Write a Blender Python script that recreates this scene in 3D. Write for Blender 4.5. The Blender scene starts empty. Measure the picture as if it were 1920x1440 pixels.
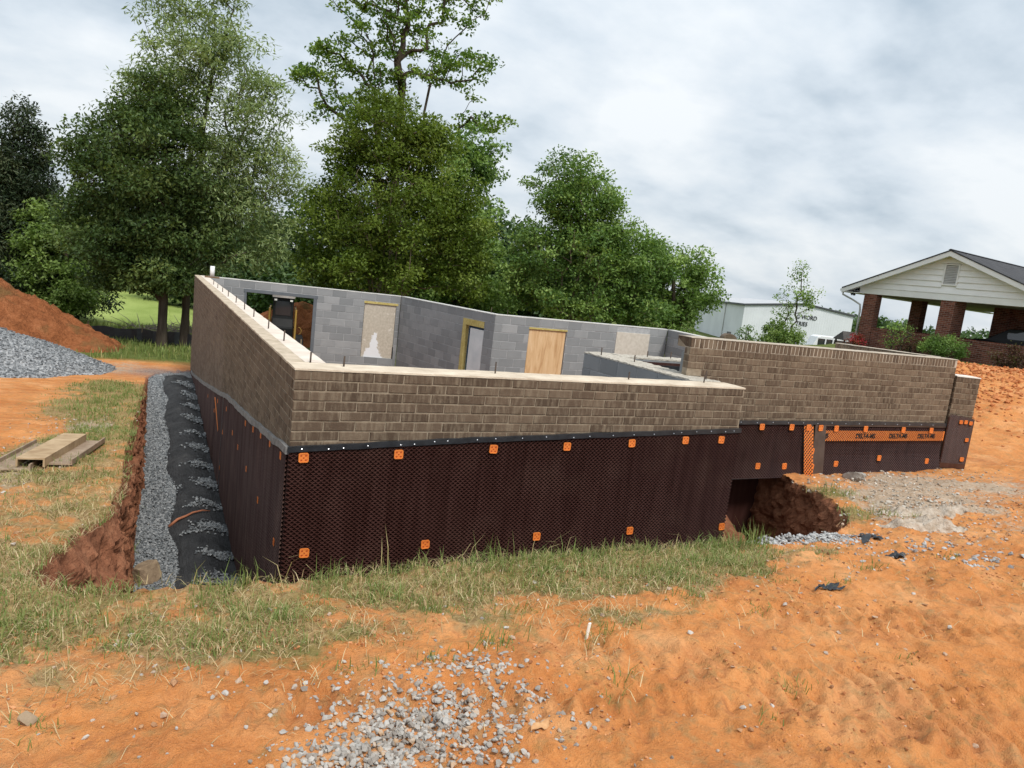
import bpy, math, random
import numpy as np
from mathutils import Vector, Matrix

# ------------------------------------------------------------------ camera, sky, sun, exposure
scene = bpy.context.scene
COL = scene.collection
cam_d = bpy.data.cameras.new('camera'); cam = bpy.data.objects.new('camera', cam_d); COL.objects.link(cam)
cam_d.sensor_width = 36.0; cam_d.sensor_fit = 'HORIZONTAL'
cam_d.lens = 36.0 * 1331.3 / 1920.0
cam_d.clip_start = 0.05; cam_d.clip_end = 3000
_r = Vector((0.8890569, -0.4432595, 0.1144503)); _u = Vector((-0.0355210, 0.1824562, 0.9825721)); _f = Vector((0.4564166, 0.8776279, -0.1464689))
cam.matrix_world = Matrix(((_r.x, _u.x, -_f.x, -1.0088), (_r.y, _u.y, -_f.y, -5.5857), (_r.z, _u.z, -_f.z, 1.6253), (0, 0, 0, 1)))
scene.camera = cam

SUN_EL, SUN_AZ = math.radians(54), math.radians(172)      # azimuth clockwise from +Y
world = bpy.data.worlds.new('World'); scene.world = world; world.use_nodes = True
wn = world.node_tree.nodes; wl = world.node_tree.links
wn.clear()
def WN(t, **k):
    n = wn.new(t)
    for a, b in k.items(): setattr(n, a, b)
    return n
def wmath(op, a, b=None, c=None):
    n = WN('ShaderNodeMath', operation=op)
    for i, v in enumerate((a, b, c)):
        if v is None: continue
        if isinstance(v, (int, float)): n.inputs[i].default_value = v
        else: wl.new(v, n.inputs[i])
    return n.outputs[0]
out = WN('ShaderNodeOutputWorld'); bg = WN('ShaderNodeBackground'); bg.inputs['Strength'].default_value = 0.1
sky = WN('ShaderNodeTexSky'); sky.sky_type = 'NISHITA'; sky.sun_disc = False
sky.sun_elevation = SUN_EL; sky.sun_rotation = SUN_AZ; sky.air_density = 1.0; sky.dust_density = 2.0
tc = WN('ShaderNodeTexCoord'); sep = WN('ShaderNodeSeparateXYZ'); wl.new(tc.outputs['Generated'], sep.inputs[0])
zc = wmath('MAXIMUM', sep.outputs[2], 0.0)
den = wmath('ADD', zc, 0.34)
comb = WN('ShaderNodeCombineXYZ')
wl.new(wmath('DIVIDE', sep.outputs[0], den), comb.inputs[0]); wl.new(wmath('DIVIDE', sep.outputs[1], den), comb.inputs[1])
n1 = WN('ShaderNodeTexNoise'); n1.inputs['Scale'].default_value = 1.9; n1.inputs['Detail'].default_value = 7; n1.inputs['Roughness'].default_value = 0.5; n1.inputs['Distortion'].default_value = 0.2
mp = WN('ShaderNodeMapping'); mp.inputs['Location'].default_value = (3.1, 1.7, 0); mp.inputs['Scale'].default_value = (0.8, 1.25, 1); mp.inputs['Rotation'].default_value = (0, 0, 0.5)
wl.new(comb.outputs[0], mp.inputs[0]); wl.new(mp.outputs[0], n1.inputs['Vector'])
n2 = WN('ShaderNodeTexNoise'); n2.inputs['Scale'].default_value = 5.2; n2.inputs['Detail'].default_value = 5; n2.inputs['Roughness'].default_value = 0.55
wl.new(comb.outputs[0], n2.inputs['Vector'])
nn = wmath('ADD', wmath('MULTIPLY', n1.outputs['Fac'], 0.72), wmath('MULTIPLY', n2.outputs['Fac'], 0.28))
cr = WN('ShaderNodeValToRGB')
cr.color_ramp.elements[0].position = 0.34; cr.color_ramp.elements[0].color = (0.42, 0.50, 0.575, 1)
cr.color_ramp.elements[1].position = 0.60; cr.color_ramp.elements[1].color = (0.80, 0.835, 0.86, 1)
e = cr.color_ramp.elements.new(0.47); e.color = (0.63, 0.695, 0.755, 1)
wl.new(nn, cr.inputs[0])
grad = wmath('ADD', wmath('MULTIPLY', zc, 0.42), 0.80)      # overcast luminance rises towards the zenith
sc1 = WN('ShaderNodeVectorMath', operation='SCALE'); wl.new(cr.outputs[0], sc1.inputs[0]); wl.new(wmath('MULTIPLY', grad, 10.0), sc1.inputs['Scale'])
mx = WN('ShaderNodeMix', data_type='RGBA'); mx.inputs['Factor'].default_value = 0.93
wl.new(sky.outputs[0], mx.inputs['A']); wl.new(sc1.outputs[0], mx.inputs['B'])
wl.new(mx.outputs['Result'], bg.inputs['Color']); wl.new(bg.outputs[0], out.inputs[0])

sun_d = bpy.data.lights.new('sun', 'SUN'); sun = bpy.data.objects.new('sun', sun_d); COL.objects.link(sun)
sun_d.energy = 2.3; sun_d.angle = math.radians(11); sun_d.color = (1.0, 0.95, 0.88)
sd = Vector((math.sin(SUN_AZ) * math.cos(SUN_EL), math.cos(SUN_AZ) * math.cos(SUN_EL), math.sin(SUN_EL)))
sun.rotation_euler = sd.to_track_quat('Z', 'Y').to_euler(); sun.location = (0, 0, 40)
scene.view_settings.view_transform = 'Standard'; scene.view_settings.look = 'None'
scene.view_settings.exposure = 0.43; scene.view_settings.gamma = 1.0; scene.view_settings.use_curve_mapping = False
scene.render.engine = 'CYCLES'
scene.cycles.max_bounces = 5; scene.cycles.diffuse_bounces = 3; scene.cycles.glossy_bounces = 2
scene.cycles.transmission_bounces = 3; scene.cycles.transparent_max_bounces = 4; scene.cycles.caustics_reflective = False; scene.cycles.caustics_refractive = False

# ------------------------------------------------------------------ helpers
rng = np.random.default_rng(7)
def tag(o, label=None, cat=None, group=None, kind=None):
    if label: o['label'] = label
    if cat: o['category'] = cat
    if group: o['group'] = group
    if kind: o['kind'] = kind
    return o
def empty(name, loc, rz=0.0):
    o = bpy.data.objects.new(name, None); COL.objects.link(o); o.location = loc; o.rotation_euler = (0, 0, rz); o.empty_display_size = 0.2
    return o
def link(name, me, mat=None, parent=None, loc=None, rot=None):
    o = bpy.data.objects.new(name, me); COL.objects.link(o)
    if mat is not None and len(me.materials) == 0:
        me.materials.append(mat)
    if parent is not None: o.parent = parent
    if loc is not None: o.location = loc
    if rot is not None: o.rotation_euler = rot
    return o
def fast_mesh(name, V, groups, mats=None, smooth=False, attrs=None):
    """groups: list of (faces array [n,k], material index)"""
    me = bpy.data.meshes.new(name)
    V = np.asarray(V, np.float32); me.vertices.add(len(V)); me.vertices.foreach_set('co', V.ravel())
    nl = sum(g[0].size for g in groups); npol = sum(len(g[0]) for g in groups)
    me.loops.add(nl); me.polygons.add(npol)
    li = np.concatenate([g[0].ravel() for g in groups]).astype(np.int32)
    me.loops.foreach_set('vertex_index', li)
    tot = np.concatenate([np.full(len(g[0]), g[0].shape[1], np.int32) for g in groups])
    st = np.concatenate([[0], np.cumsum(tot)[:-1]]).astype(np.int32)
    me.polygons.foreach_set('loop_start', st)
    mi = np.concatenate([np.full(len(g[0]), g[1], np.int32) for g in groups])
    if mats:
        for m in mats: me.materials.append(m)
    me.polygons.foreach_set('material_index', mi)
    me.polygons.foreach_set('use_smooth', np.full(npol, smooth, bool))
    for nm, (dom, arr) in (attrs or {}).items():
        a = me.attributes.new(nm, 'FLOAT', dom); a.data.foreach_set('value', np.asarray(arr, np.float32))
    me.update(calc_edges=True); me.validate()
    return me
class MB:
    def __init__(s): s.v = []; s.f = []; s.m = []
    def add(s, vs, fs, m=0):
        b = len(s.v); s.v += [tuple(v) for v in vs]; s.f += [tuple(i + b for i in f) for f in fs]; s.m += [m] * len(fs); return s
    def box(s, x0, x1, y0, y1, z0, z1, m=0):
        return s.add([(x0,y0,z0),(x1,y0,z0),(x1,y1,z0),(x0,y1,z0),(x0,y0,z1),(x1,y0,z1),(x1,y1,z1),(x0,y1,z1)],
                     [(0,3,2,1),(4,5,6,7),(0,1,5,4),(1,2,6,5),(2,3,7,6),(3,0,4,7)], m)
    def prism(s, poly, d0, d1, axis='y', m=0):
        """polygon in the plane across axis, extruded d0..d1"""
        def P(a, b, d): return {'y': (a, d, b), 'x': (d, a, b), 'z': (a, b, d)}[axis]
        n = len(poly); vs = [P(a, b, d0) for a, b in poly] + [P(a, b, d1) for a, b in poly]
        fs = [tuple(range(n)), tuple(range(2*n-1, n-1, -1))] + [(i, i + n, (i+1) % n + n, (i+1) % n) for i in range(n)]
        return s.add(vs, fs, m)
    def tube(s, pts, rad, sides=6, m=0, cap=True):
        pts = [Vector(p) for p in pts]
        if not hasattr(rad, '__len__'): rad = [rad] * len(pts)
        b = len(s.v); prev = None
        for i, p in enumerate(pts):
            d = (pts[min(i+1, len(pts)-1)] - pts[max(i-1, 0)]).normalized()
            a = prev if prev is not None else (Vector((1,0,0)) if abs(d.x) < 0.8 else Vector((0,1,0)))
            a = (a - d * a.dot(d)).normalized(); c = d.cross(a); prev = a
            for k in range(sides):
                t = 2 * math.pi * k / sides; s.v.append(tuple(p + (a * math.cos(t) + c * math.sin(t)) * rad[i]))
        for i in range(len(pts) - 1):
            for k in range(sides):
                s.f.append((b+i*sides+k, b+i*sides+(k+1) % sides, b+(i+1)*sides+(k+1) % sides, b+(i+1)*sides+k)); s.m.append(m)
        if cap:
            s.f.append(tuple(b + k for k in range(sides-1, -1, -1))); s.m.append(m)
            e_ = b + (len(pts)-1) * sides; s.f.append(tuple(e_ + k for k in range(sides))); s.m.append(m)
        return s
    def mesh(s, name, mats, smooth=False, bevel=0.0):
        me = bpy.data.meshes.new(name); me.from_pydata(s.v, [], s.f)
        for m in mats: me.materials.append(m)
        me.polygons.foreach_set('material_index', s.m)
        if smooth: me.polygons.foreach_set('use_smooth', [True] * len(s.f))
        me.update()
        if bevel > 0:
            import bmesh
            bm = bmesh.new(); bm.from_mesh(me); bmesh.ops.recalc_face_normals(bm, faces=bm.faces)
            bmesh.ops.bevel(bm, geom=list(bm.edges), offset=bevel, segments=1, affect='EDGES'); bm.to_mesh(me); bm.free()
        return me
    def build(s, name, mats, parent=None, smooth=False, bevel=0.0, loc=None, rot=None):
        if not isinstance(mats, (list, tuple)): mats = [mats]
        return link(name, s.mesh(name, mats, smooth, bevel), None, parent, loc, rot)

def _hash(ix, iy, seed):
    h = (ix.astype(np.int64) * 374761393 + iy.astype(np.int64) * 668265263 + seed * 982451653) & 0xFFFFFFFF
    h = ((h ^ (h >> 13)) * 1274126177) & 0xFFFFFFFF
    return ((h ^ (h >> 16)) & 0xFFFFFF) / float(0xFFFFFF)
def vnoise(x, y, seed=0):
    x = np.asarray(x, float); y = np.asarray(y, float)
    ix = np.floor(x); iy = np.floor(y); fx = x - ix; fy = y - iy
    fx = fx*fx*(3-2*fx); fy = fy*fy*(3-2*fy); ix = ix.astype(np.int64); iy = iy.astype(np.int64)
    a = _hash(ix, iy, seed); b = _hash(ix+1, iy, seed); c = _hash(ix, iy+1, seed); d = _hash(ix+1, iy+1, seed)
    return (a*(1-fx)+b*fx)*(1-fy) + (c*(1-fx)+d*fx)*fy
def fbm(x, y, seed=0, oct=4, gain=0.5):
    s = 0; a = 1; t = 0; f = 1.0
    for i in range(oct):
        s = s + a * vnoise(x*f, y*f, seed+i*17); t += a; a *= gain; f *= 2.03
    return s / t
def sstep(a, b, x):
    t = np.clip((x - a) / (b - a), 0, 1); return t*t*(3-2*t)

# ------------------------------------------------------------------ materials
class NT:
    def __init__(s, name):
        s.mat = bpy.data.materials.new(name); s.mat.use_nodes = True; s.t = s.mat.node_tree; s.t.nodes.clear()
        s.out = s.n('ShaderNodeOutputMaterial')
    def n(s, t, **k):
        x = s.t.nodes.new(t)
        for a, b in k.items(): setattr(x, a, b)
        return x
    def set(s, sock, v):
        if v is None: return
        if isinstance(v, bpy.types.NodeSocket): s.t.links.new(v, sock)
        elif isinstance(v, (tuple, list)) and len(v) == 3 and sock.type == 'RGBA': sock.default_value = (*v, 1)
        else: sock.default_value = v
    def math(s, op, a, b=None, clamp=False):
        x = s.n('ShaderNodeMath', operation=op, use_clamp=clamp); s.set(x.inputs[0], a); s.set(x.inputs[1], b); return x.outputs[0]
    def pos(s, scale=(1, 1, 1), rand=False):
        g = s.n('ShaderNodeNewGeometry').outputs['Position']
        m = s.n('ShaderNodeMapping'); m.inputs['Scale'].default_value = scale; s.set(m.inputs[0], g)
        if rand:
            oi = s.n('ShaderNodeObjectInfo'); v = s.n('ShaderNodeVectorMath', operation='SCALE'); v.inputs[0].default_value = (37.1, 19.7, 53.3)
            s.set(v.inputs['Scale'], oi.outputs['Random']); s.set(m.inputs[1], v.outputs[0])
        return m.outputs[0]
    def obj(s, scale=(1, 1, 1)):
        g = s.n('ShaderNodeTexCoord').outputs['Object']; m = s.n('ShaderNodeMapping'); m.inputs['Scale'].default_value = scale; s.set(m.inputs[0], g); return m.outputs[0]
    def noise(s, vec, scale, detail=4, rough=0.55, dist=0.0):
        x = s.n('ShaderNodeTexNoise'); s.set(x.inputs['Vector'], vec); x.inputs['Scale'].default_value = scale
        x.inputs['Detail'].default_value = detail; x.inputs['Roughness'].default_value = rough; x.inputs['Distortion'].default_value = dist
        return x.outputs['Fac']
    def voro(s, vec, scale, feature='F1', out='Distance', rnd=1.0):
        x = s.n('ShaderNodeTexVoronoi', feature=feature); s.set(x.inputs['Vector'], vec); x.inputs['Scale'].default_value = scale; x.inputs['Randomness'].default_value = rnd
        return x.outputs[out]
    def ramp(s, fac, stops):
        x = s.n('ShaderNodeValToRGB'); el = x.color_ramp.elements
        while len(el) < len(stops): el.new(0.5)
        for e_, (p, c) in zip(el, stops):
            e_.position = p; e_.color = (*c, 1) if hasattr(c, '__len__') else (c, c, c, 1)
        s.set(x.inputs[0], fac); return x.outputs[0]
    def mix(s, fac, a, b, mode='MIX'):
        x = s.n('ShaderNodeMix', data_type='RGBA', blend_type=mode); s.set(x.inputs['Factor'], fac); s.set(x.inputs['A'], a); s.set(x.inputs['B'], b); return x.outputs['Result']
    def attr(s, name):
        x = s.n('ShaderNodeAttribute'); x.attribute_name = name; return x.outputs['Fac']
    def bump(s, h, dist=0.01, strength=1.0, nrm=None):
        x = s.n('ShaderNodeBump'); x.inputs['Distance'].default_value = dist; x.inputs['Strength'].default_value = strength; s.set(x.inputs['Height'], h)
        if nrm is not None: s.set(x.inputs['Normal'], nrm)
        return x.outputs[0]
    def bsdf(s, col, rough=0.8, nrm=None, spec=0.3, metal=0.0, **kw):
        x = s.n('ShaderNodeBsdfPrincipled'); s.set(x.inputs['Base Color'], col); s.set(x.inputs['Roughness'], rough)
        s.set(x.inputs['Specular IOR Level'], spec); s.set(x.inputs['Metallic'], metal)
        if nrm is not None: s.set(x.inputs['Normal'], nrm)
        s.t.links.new(x.outputs[0], s.out.inputs[0]); return x
MATS = {}
def simple(name, c1, c2=None, scale=8.0, rough=0.75, bump=0.0, bscale=40.0, spec=0.3, metal=0.0, stretch=(1,1,1), rand=False):
    if name in MATS: return MATS[name]
    t = NT(name); c2 = c2 or tuple(min(1, v*1.25) for v in c1)
    p = t.pos(stretch, rand)
    f = t.noise(p, scale, 5, 0.6)
    col = t.ramp(f, [(0.3, c1), (0.7, c2)])
    nrm = t.bump(t.noise(p, bscale, 4, 0.6), bump) if bump else None
    t.bsdf(col, rough, nrm, spec, metal); MATS[name] = t.mat; return t.mat

def brick_mat(name, stops, scum, scum_amt):
    t = NT(name)
    oi = t.n('ShaderNodeObjectInfo').outputs['Random']
    p = t.pos((1, 1, 1), True); pz = t.pos((26, 26, 4), True)
    a = t.noise(p, 9, 4, 0.6); b = t.noise(pz, 1.0, 4, 0.65); c = t.noise(p, 22, 5, 0.7)
    f = t.math('ADD', t.math('MULTIPLY', oi, 0.55), t.math('MULTIPLY', a, 0.45))
    col = t.ramp(f, stops)
    col = t.mix(t.math('MULTIPLY', t.ramp(b, [(0.46, 0.0), (0.68, 1.0)]), scum_amt), col, scum)
    col = t.mix(t.math('MULTIPLY', t.ramp(c, [(0.60, 0.0), (0.72, 1.0)]), scum_amt * 0.7), col, scum)
    nrm = t.bump(t.math('ADD', t.noise(p, 60, 5, 0.7), t.math('MULTIPLY', b, 0.6)), 0.004, 0.9)
    t.bsdf(col, 0.88, nrm, 0.2); return t.mat
M_BRICK = brick_mat('brown brick', [(0.2, (0.082, 0.056, 0.038)), (0.5, (0.115, 0.080, 0.055)), (0.8, (0.160, 0.116, 0.080))], (0.235, 0.185, 0.130), 0.75)
M_MORTAR = simple('buff mortar', (0.22, 0.175, 0.125), (0.34, 0.28, 0.21), 14, 0.95, 0.003, 90, 0.1)
def block_mat():
    t = NT('concrete block'); oi = t.n('ShaderNodeObjectInfo').outputs['Random']; p = t.pos((1,1,1), True)
    a = t.noise(p, 2.4, 4, 0.6); b = t.noise(p, 70, 3, 0.7)
    f = t.math('ADD', t.math('MULTIPLY', oi, 0.5), t.math('MULTIPLY', a, 0.5))
    col = t.ramp(f, [(0.2, (0.185, 0.196, 0.201)), (0.55, (0.236, 0.247, 0.251)), (0.88, (0.34, 0.348, 0.35))])
    col = t.mix(t.math('MULTIPLY', b, 0.25), col, (0.33, 0.34, 0.35))
    t.bsdf(col, 0.95, t.bump(b, 0.004), 0.1); return t.mat
M_BLOCK = block_mat()
M_BMORTAR = simple('grey mortar', (0.30, 0.31, 0.32), (0.44, 0.45, 0.45), 12, 0.95, 0.003, 80, 0.1)
M_CAP = simple('concrete top', (0.46, 0.38, 0.29), (0.68, 0.59, 0.47), 5, 0.95, 0.006, 60, 0.1)
M_ROUGHCAP = simple('rough mortar top', (0.34, 0.31, 0.26), (0.56, 0.52, 0.45), 26, 0.95, 0.02, 45, 0.1)
def membrane_mat(nm='dimpled membrane', rough=.24, spec=.65, dust=.18):
    t = NT(nm); p = t.pos()
    a = t.noise(t.pos((14, 14, 1.2)), 1.0, 4, 0.6); b = t.noise(p, 2.3, 3, 0.5)
    col = t.ramp(a, [(0.3, (0.040, 0.016, 0.013)), (0.7, (0.068, 0.031, 0.026))])
    col = t.mix(t.math('MULTIPLY', t.ramp(b, [(0.5, 0.0), (0.75, 1.0)]), dust), col, (0.15, 0.09, 0.07))
    if dust > .3: col = t.mix(t.math('MULTIPLY', t.ramp(t.noise(t.pos((3, 9, .5)), 1.0, 5, .65), [(.42, 0.), (.66, 1.)]), .5), col, (.13, .088, .072))
    t.bsdf(col, rough, None, spec); return t.mat
M_MEMB = membrane_mat(); M_MEMB_L = membrane_mat('dusty dimpled membrane', .62, .22, .45)
M_BLACKPL = simple('black plastic strip', (0.012, 0.014, 0.017), (0.03, 0.034, 0.04), 9, 0.38, 0.004, 12, 0.5)
M_STEEL = simple('screw steel', (0.6, 0.62, 0.65), None, 9, 0.3, 0, 40, 0.5, 1.0)
M_ORANGE = simple('orange plastic', (0.68, 0.17, 0.03), (0.82, 0.25, 0.05), 18, 0.5, 0, 40, 0.4)
M_HOLE_SHADE = simple('painted hole shade', (0.015, 0.01, 0.01))
M_REBAR = simple('rebar', (0.045, 0.035, 0.03), (0.10, 0.07, 0.05), 40, 0.8, 0.002, 200, 0.3)
M_PVC = simple('white pvc', (0.72, 0.73, 0.74), (0.8, 0.8, 0.8), 6, 0.45)
def wood_mat(name, c1, c2, c3, gs=(1, 1, 1), sc=1.0):
    t = NT(name); p = t.pos(gs, True); a = t.noise(p, sc, 5, 0.65, 1.2); b = t.noise(p, sc*5, 3, 0.6)
    col = t.ramp(a, [(0.3, c1), (0.5, c2), (0.68, c3)]); col = t.mix(t.math('MULTIPLY', b, 0.3), col, c1)
    t.bsdf(col, 0.8, t.bump(b, 0.002), 0.2); return t.mat
M_PLY = wood_mat('plywood', (0.42, 0.24, 0.11), (0.62, 0.42, 0.23), (0.70, 0.51, 0.31), (9, 9, 1.1), 0.9)
M_OSB = simple('weathered board', (0.40, 0.36, 0.29), (0.56, 0.51, 0.43), 16, 0.9, 0.003, 60, 0.15)
M_PINE = wood_mat('treated lumber', (0.34, 0.27, 0.08), (0.50, 0.41, 0.15), (0.56, 0.48, 0.22), (3, 3, 3), 3.0)
M_PANEL = simple('white door panel', (0.55, 0.60, 0.62), (0.70, 0.73, 0.74), 2.5, 0.5, 0, 40, 0.3)
M_LINTEL = simple('grey steel lintel', (0.10, 0.115, 0.13), (0.14, 0.155, 0.17), 5, 0.6)
# ------------------------------------------------------------------ terrain
POLY = np.array([(-1.02,13.4),(-1.08,9),(-1.12,5),(-1.15,2),(-1.13,.85),(-1.18,-.2),(-1.40,-.95),(-1.52,-1.45),(-1.3,-1.80),(-.5,-1.84),(.2,-1.88),(1.5,-1.86),(3.0,-1.80),(3.8,-1.85),
                 (4.35,-1.68),(4.75,-1.45),(5.15,-1.1),(5.55,-.6),(5.9,.0),(6.3,.74),(6.4,2.4),(9.6,2.4),(11.2,4),(11.2,9.4),(6.3,9.6),(5.8,14.6),(0,15.0),(-.75,14.2)])
def poly_sd(x, y, P):
    """signed distance, positive inside"""
    shp = np.shape(x); x = np.ravel(x); y = np.ravel(y)
    best = np.full(x.shape, 1e9); ins = np.zeros(x.shape, bool)
    for i in range(len(P)):
        ax, ay = P[i]; bx, by = P[(i+1) % len(P)]; dx, dy = bx-ax, by-ay
        t = np.clip(((x-ax)*dx+(y-ay)*dy)/(dx*dx+dy*dy), 0, 1)
        best = np.minimum(best, (x-ax-t*dx)**2+(y-ay-t*dy)**2)
        c = ((ay > y) != (by > y)) & (x < (bx-ax)*(y-ay)/((by-ay) if by != ay else 1e-9)+ax); ins ^= c
    return (np.where(ins, 1, -1)*np.sqrt(best)).reshape(shp)
def zl(y): return np.interp(y, [-8,-4,-3,-1.8,0,2,5,9,13,17,25,40,70,150,600], [.02,0,-.04,-.14,-.30,-.50,-.85,-1.3,-1.75,-1.9,-2.3,-2.7,-3.1,-3.6,-4])
def ground0(x, y):
    rise = np.interp(x, [9,10.5,13,15,17,19,22,60], [0,.05,.2,.5,.85,1.02,.93,.93])
    zr = np.interp(y, [-8,-4,-3,-2,-1,.7,4], [.02,0,-.04,-.13,-.28,-.47,-.46]) + rise*sstep(-4, 1.5, y)
    wl_ = 1 - sstep(-.5, 3.0, x)
    z = zl(y)*wl_ + zr*(1-wl_)
    wb = sstep(9, 13, y)*(1-sstep(12.5, 19, x)); z = z*(1-wb) + zl(y)*wb
    z = z - .11*np.clip(y-15.5, 0, 9)*sstep(14, 19, x)
    z = z - 1.0*sstep(.0, 3.0, y-.6*x)*sstep(13, 18, x)
    d = np.hypot(x, y); far = sstep(33, 62, d)*(x > 0); z = z*(1-far) - 3.2*far
    z = z + 0.05*(fbm(x*.7, y*.7, 3, 3)-.5)
    # spoil bank at the right
    z = z + .35*np.exp(-((x-17.5)/2.6)**2-((y-4.5)/2.6)**2)*(.6+.8*fbm(x*1.3, y*1.3, 88, 3)) + .25*np.exp(-((x-14.5)/1.2)**2-((y-4.0)/1.6)**2)*fbm(x*2, y*2, 89, 3)
    return z
def track(x, y):
    h = 0*x
    for (ox, oy, ang, w) in ((.75, -3.0, -.50, .17), (1.35, -3.62, -.62, .18), (2.2,-2.95,-.42,.16), (-.9,-3.0,-.25,.15)):
        c, s_ = math.cos(ang), math.sin(ang); s = (x-ox)*c+(y-oy)*s_; t = -(x-ox)*s_+(y-oy)*c
        t = t + .04*(fbm(x*2, y*2, 61, 2)-.5)
        m = sstep(-.25, .1, s)*(1-sstep(2.2, 2.9, s))*(1-sstep(w*.75, w*1.15, np.abs(t)))
        ph = s/.105 + np.abs(t)*3.2 + .5*np.sign(t)
        lug = np.clip(np.sin(ph*2*math.pi)*1.6, -1, 1)
        h = h + m*(lug*.014-.012)*(.3+1.3*fbm(x*2.3, y*2.3, 77, 3))
    return h
def fine(x, y):
    n = .045*(fbm(x*1.9, y*1.9, 5, 4)-.5) + .034*(fbm(x*7, y*7, 9, 4)-.5) + .026*(fbm(x*17, y*17, 12, 3)-.5) + .014*(fbm(x*23+7, y*23, 13, 2)-.5)
    n = n + .022*sstep(.60, .75, fbm(x*9, y*9, 14, 3)) - .020*sstep(.60, .72, fbm(x*5.5, y*5.5, 15, 3)) + .05*(fbm(x*.9, y*3.0, 16, 3)-.5)
    near = 1 - sstep(9, 22, np.hypot(x+1, y+5.6)); return n*(.35+.65*near)
def trench(x, y):
    sd_ = poly_sd(x, y, POLY) + .10 + .10*(fbm(x*2.6, y*2.6, 21, 4)-.5)
    w = .17 + .24*np.exp(-((x+1.3)/.5)**2-((y+.7)/1.0)**2) + .45*np.exp(-((x-5.2)/.9)**2-((y+.6)/.9)**2) + .22*sstep(3, 9, y)*0
    return sd_, sstep(-.03, w, sd_)
def floor_z(x, y):
    f = np.interp(y, [-2, 2, 6, 11, 14], [-2.1, -2.1, -1.98, -1.84, -1.76]) + .05*(fbm(x*1.7, y*1.7, 31, 3)-.5)
    f = f + 1.25*np.exp(-((x-5.15)/.36)**2-((y-.35)/.55)**2)*(.7+.6*fbm(x*4, y*4, 35, 4)) + .35*np.exp(-((x-5.6)/.4)**2-((y+.5)/.5)**2)*fbm(x*3, y*3, 37, 3)
    return f
def gz(x, y, detail=True):
    x = np.asarray(x, float); y = np.asarray(y, float)
    g = ground0(x, y)
    if detail: g = g + fine(x, y) + track(x, y)
    sd_, m = trench(x, y); fl = floor_z(x, y)
    return g*(1-m) + np.minimum(fl, g)*m
def gtop(x, y): return ground0(x, y) + fine(x, y) + track(x, y)
def gs(x, y): return np.where(poly_sd(x, y, POLY) < .03, gtop(x, y), gz(x, y))
def grass_density(x, y):
    n = fbm(x*1.5, y*1.5, 41, 4); n2 = fbm(x*4.5, y*4.5, 43, 3)
    yfront = np.interp(x, [-3,-1.6,-.5,.3,1.2,1.9,2.6,3.6,4.2], [-2.65,-2.65,-2.75,-2.7,-2.85,-2.75,-2.55,-2.25,-1.9])
    lip = sstep(-.12, .62, y-yfront+.35*(n2-.5))*(y < -1.3)*(x < 4.3)*(1-sstep(2.95, 3.25, x)*sstep(-2.15, -2.0, y))
    left = (x < -1.0)*(x > -3.2)*sstep(-2.4,-1.8,y)*(1-sstep(9, 12.5, y))*sstep(-2.6+.55*sstep(1.5, 4, y), -1.6+.1*sstep(1.5, 4, y), x)
    left = np.maximum(left, .8*np.exp(-((x+2.2)/.5)**2-((y+1.2)/.8)**2))
    strip = np.exp(-((x+1.75)/.45)**2)*sstep(4.5,6,y)*(1-sstep(11.5,13,y))
    rim = .9*np.exp(-((x-5.15)/.5)**2-((y+1.25)/.22)**2) + .7*np.exp(-((x-5.9)/.25)**2-((y+.45)/.35)**2)
    d = np.maximum(np.maximum(lip, left*.95), np.maximum(rim, strip))
    return np.clip(d*(.26+1.5*sstep(.36, .58, n*.55+n2*.45)), 0, 1.3)
def grey_density(x, y):
    a = np.exp(-((x-7.6)/1.7)**2-((y+.15)/.75)**2) + .9*np.exp(-((x-6.4)/.7)**2-((y+1.1)/.45)**2) + .5*np.exp(-((x-9.6)/1.2)**2-((y+1.2)/.8)**2) + .62*np.exp(-((x-6.2)/2.6)**2-((y+1.5)/1.0)**2)*sstep(.38, .62, fbm(x*1.9, y*1.9, 53, 4))
    b = .8*np.exp(-((x+2.35)/.5)**2-((y-1.2)/1.0)**2) + .8*np.exp(-((x+1.55)/.35)**2-((y-4.3)/.8)**2)+ .7*np.exp(-((x+1.9)/1.2)**2-((y-15.2)/1.5)**2)
    return np.clip((a+b)*(.3+1.4*fbm(x*2.2, y*2.2, 51, 4)), 0, 1)
def grid_axis(segs):
    a = [segs[0][0]]
    for (s, e_, st) in segs:
        n = max(1, int(round((e_-s)/st))); a += list(np.linspace(s, e_, n+1)[1:])
    return np.array(a)
def growing(s, e_, st, k):
    o = [s]; 
    while o[-1] < e_: o.append(min(e_, o[-1]+st)); st *= k
    return o
gx = np.concatenate([-np.array(growing(6.5, 600, .3, 1.22))[::-1][:-1], grid_axis([(-6.5,-3.2,.15),(-3.2,-2.3,.06),(-2.3,4.6,.022),(4.6,7.5,.05),(7.5,14,.11)]), np.array(growing(14, 700, .16, 1.12))[1:]])
gy = np.concatenate([-np.array(growing(6.5, 40, .3, 1.3))[::-1][:-1], grid_axis([(-6.5,-4.6,.12),(-4.6,-1.7,.021),(-1.7,-.2,.04),(-.2,2.4,.045),(2.4,6,.08),(6,17,.14)]), np.array(growing(17, 700, .2, 1.12))[1:]])
GX, GY = np.meshgrid(gx, gy); nx, ny = len(gx), len(gy)
SD, MM = trench(GX, GY); GZ = gz(GX, GY)
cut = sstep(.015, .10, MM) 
steep = 4*MM*(1-MM)
jx = (fbm(GX*4+GZ*5, GY*4+GZ*7, 71, 4)-.5); jy = (fbm(GX*4-GZ*6, GY*4+GZ*5, 73, 4)-.5)
PX = GX + .24*jx*steep; PY = GY + .24*jy*steep
GZ = GZ + steep*.20*(fbm(GX*8, GY*8, 75, 4)-.5)
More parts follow.
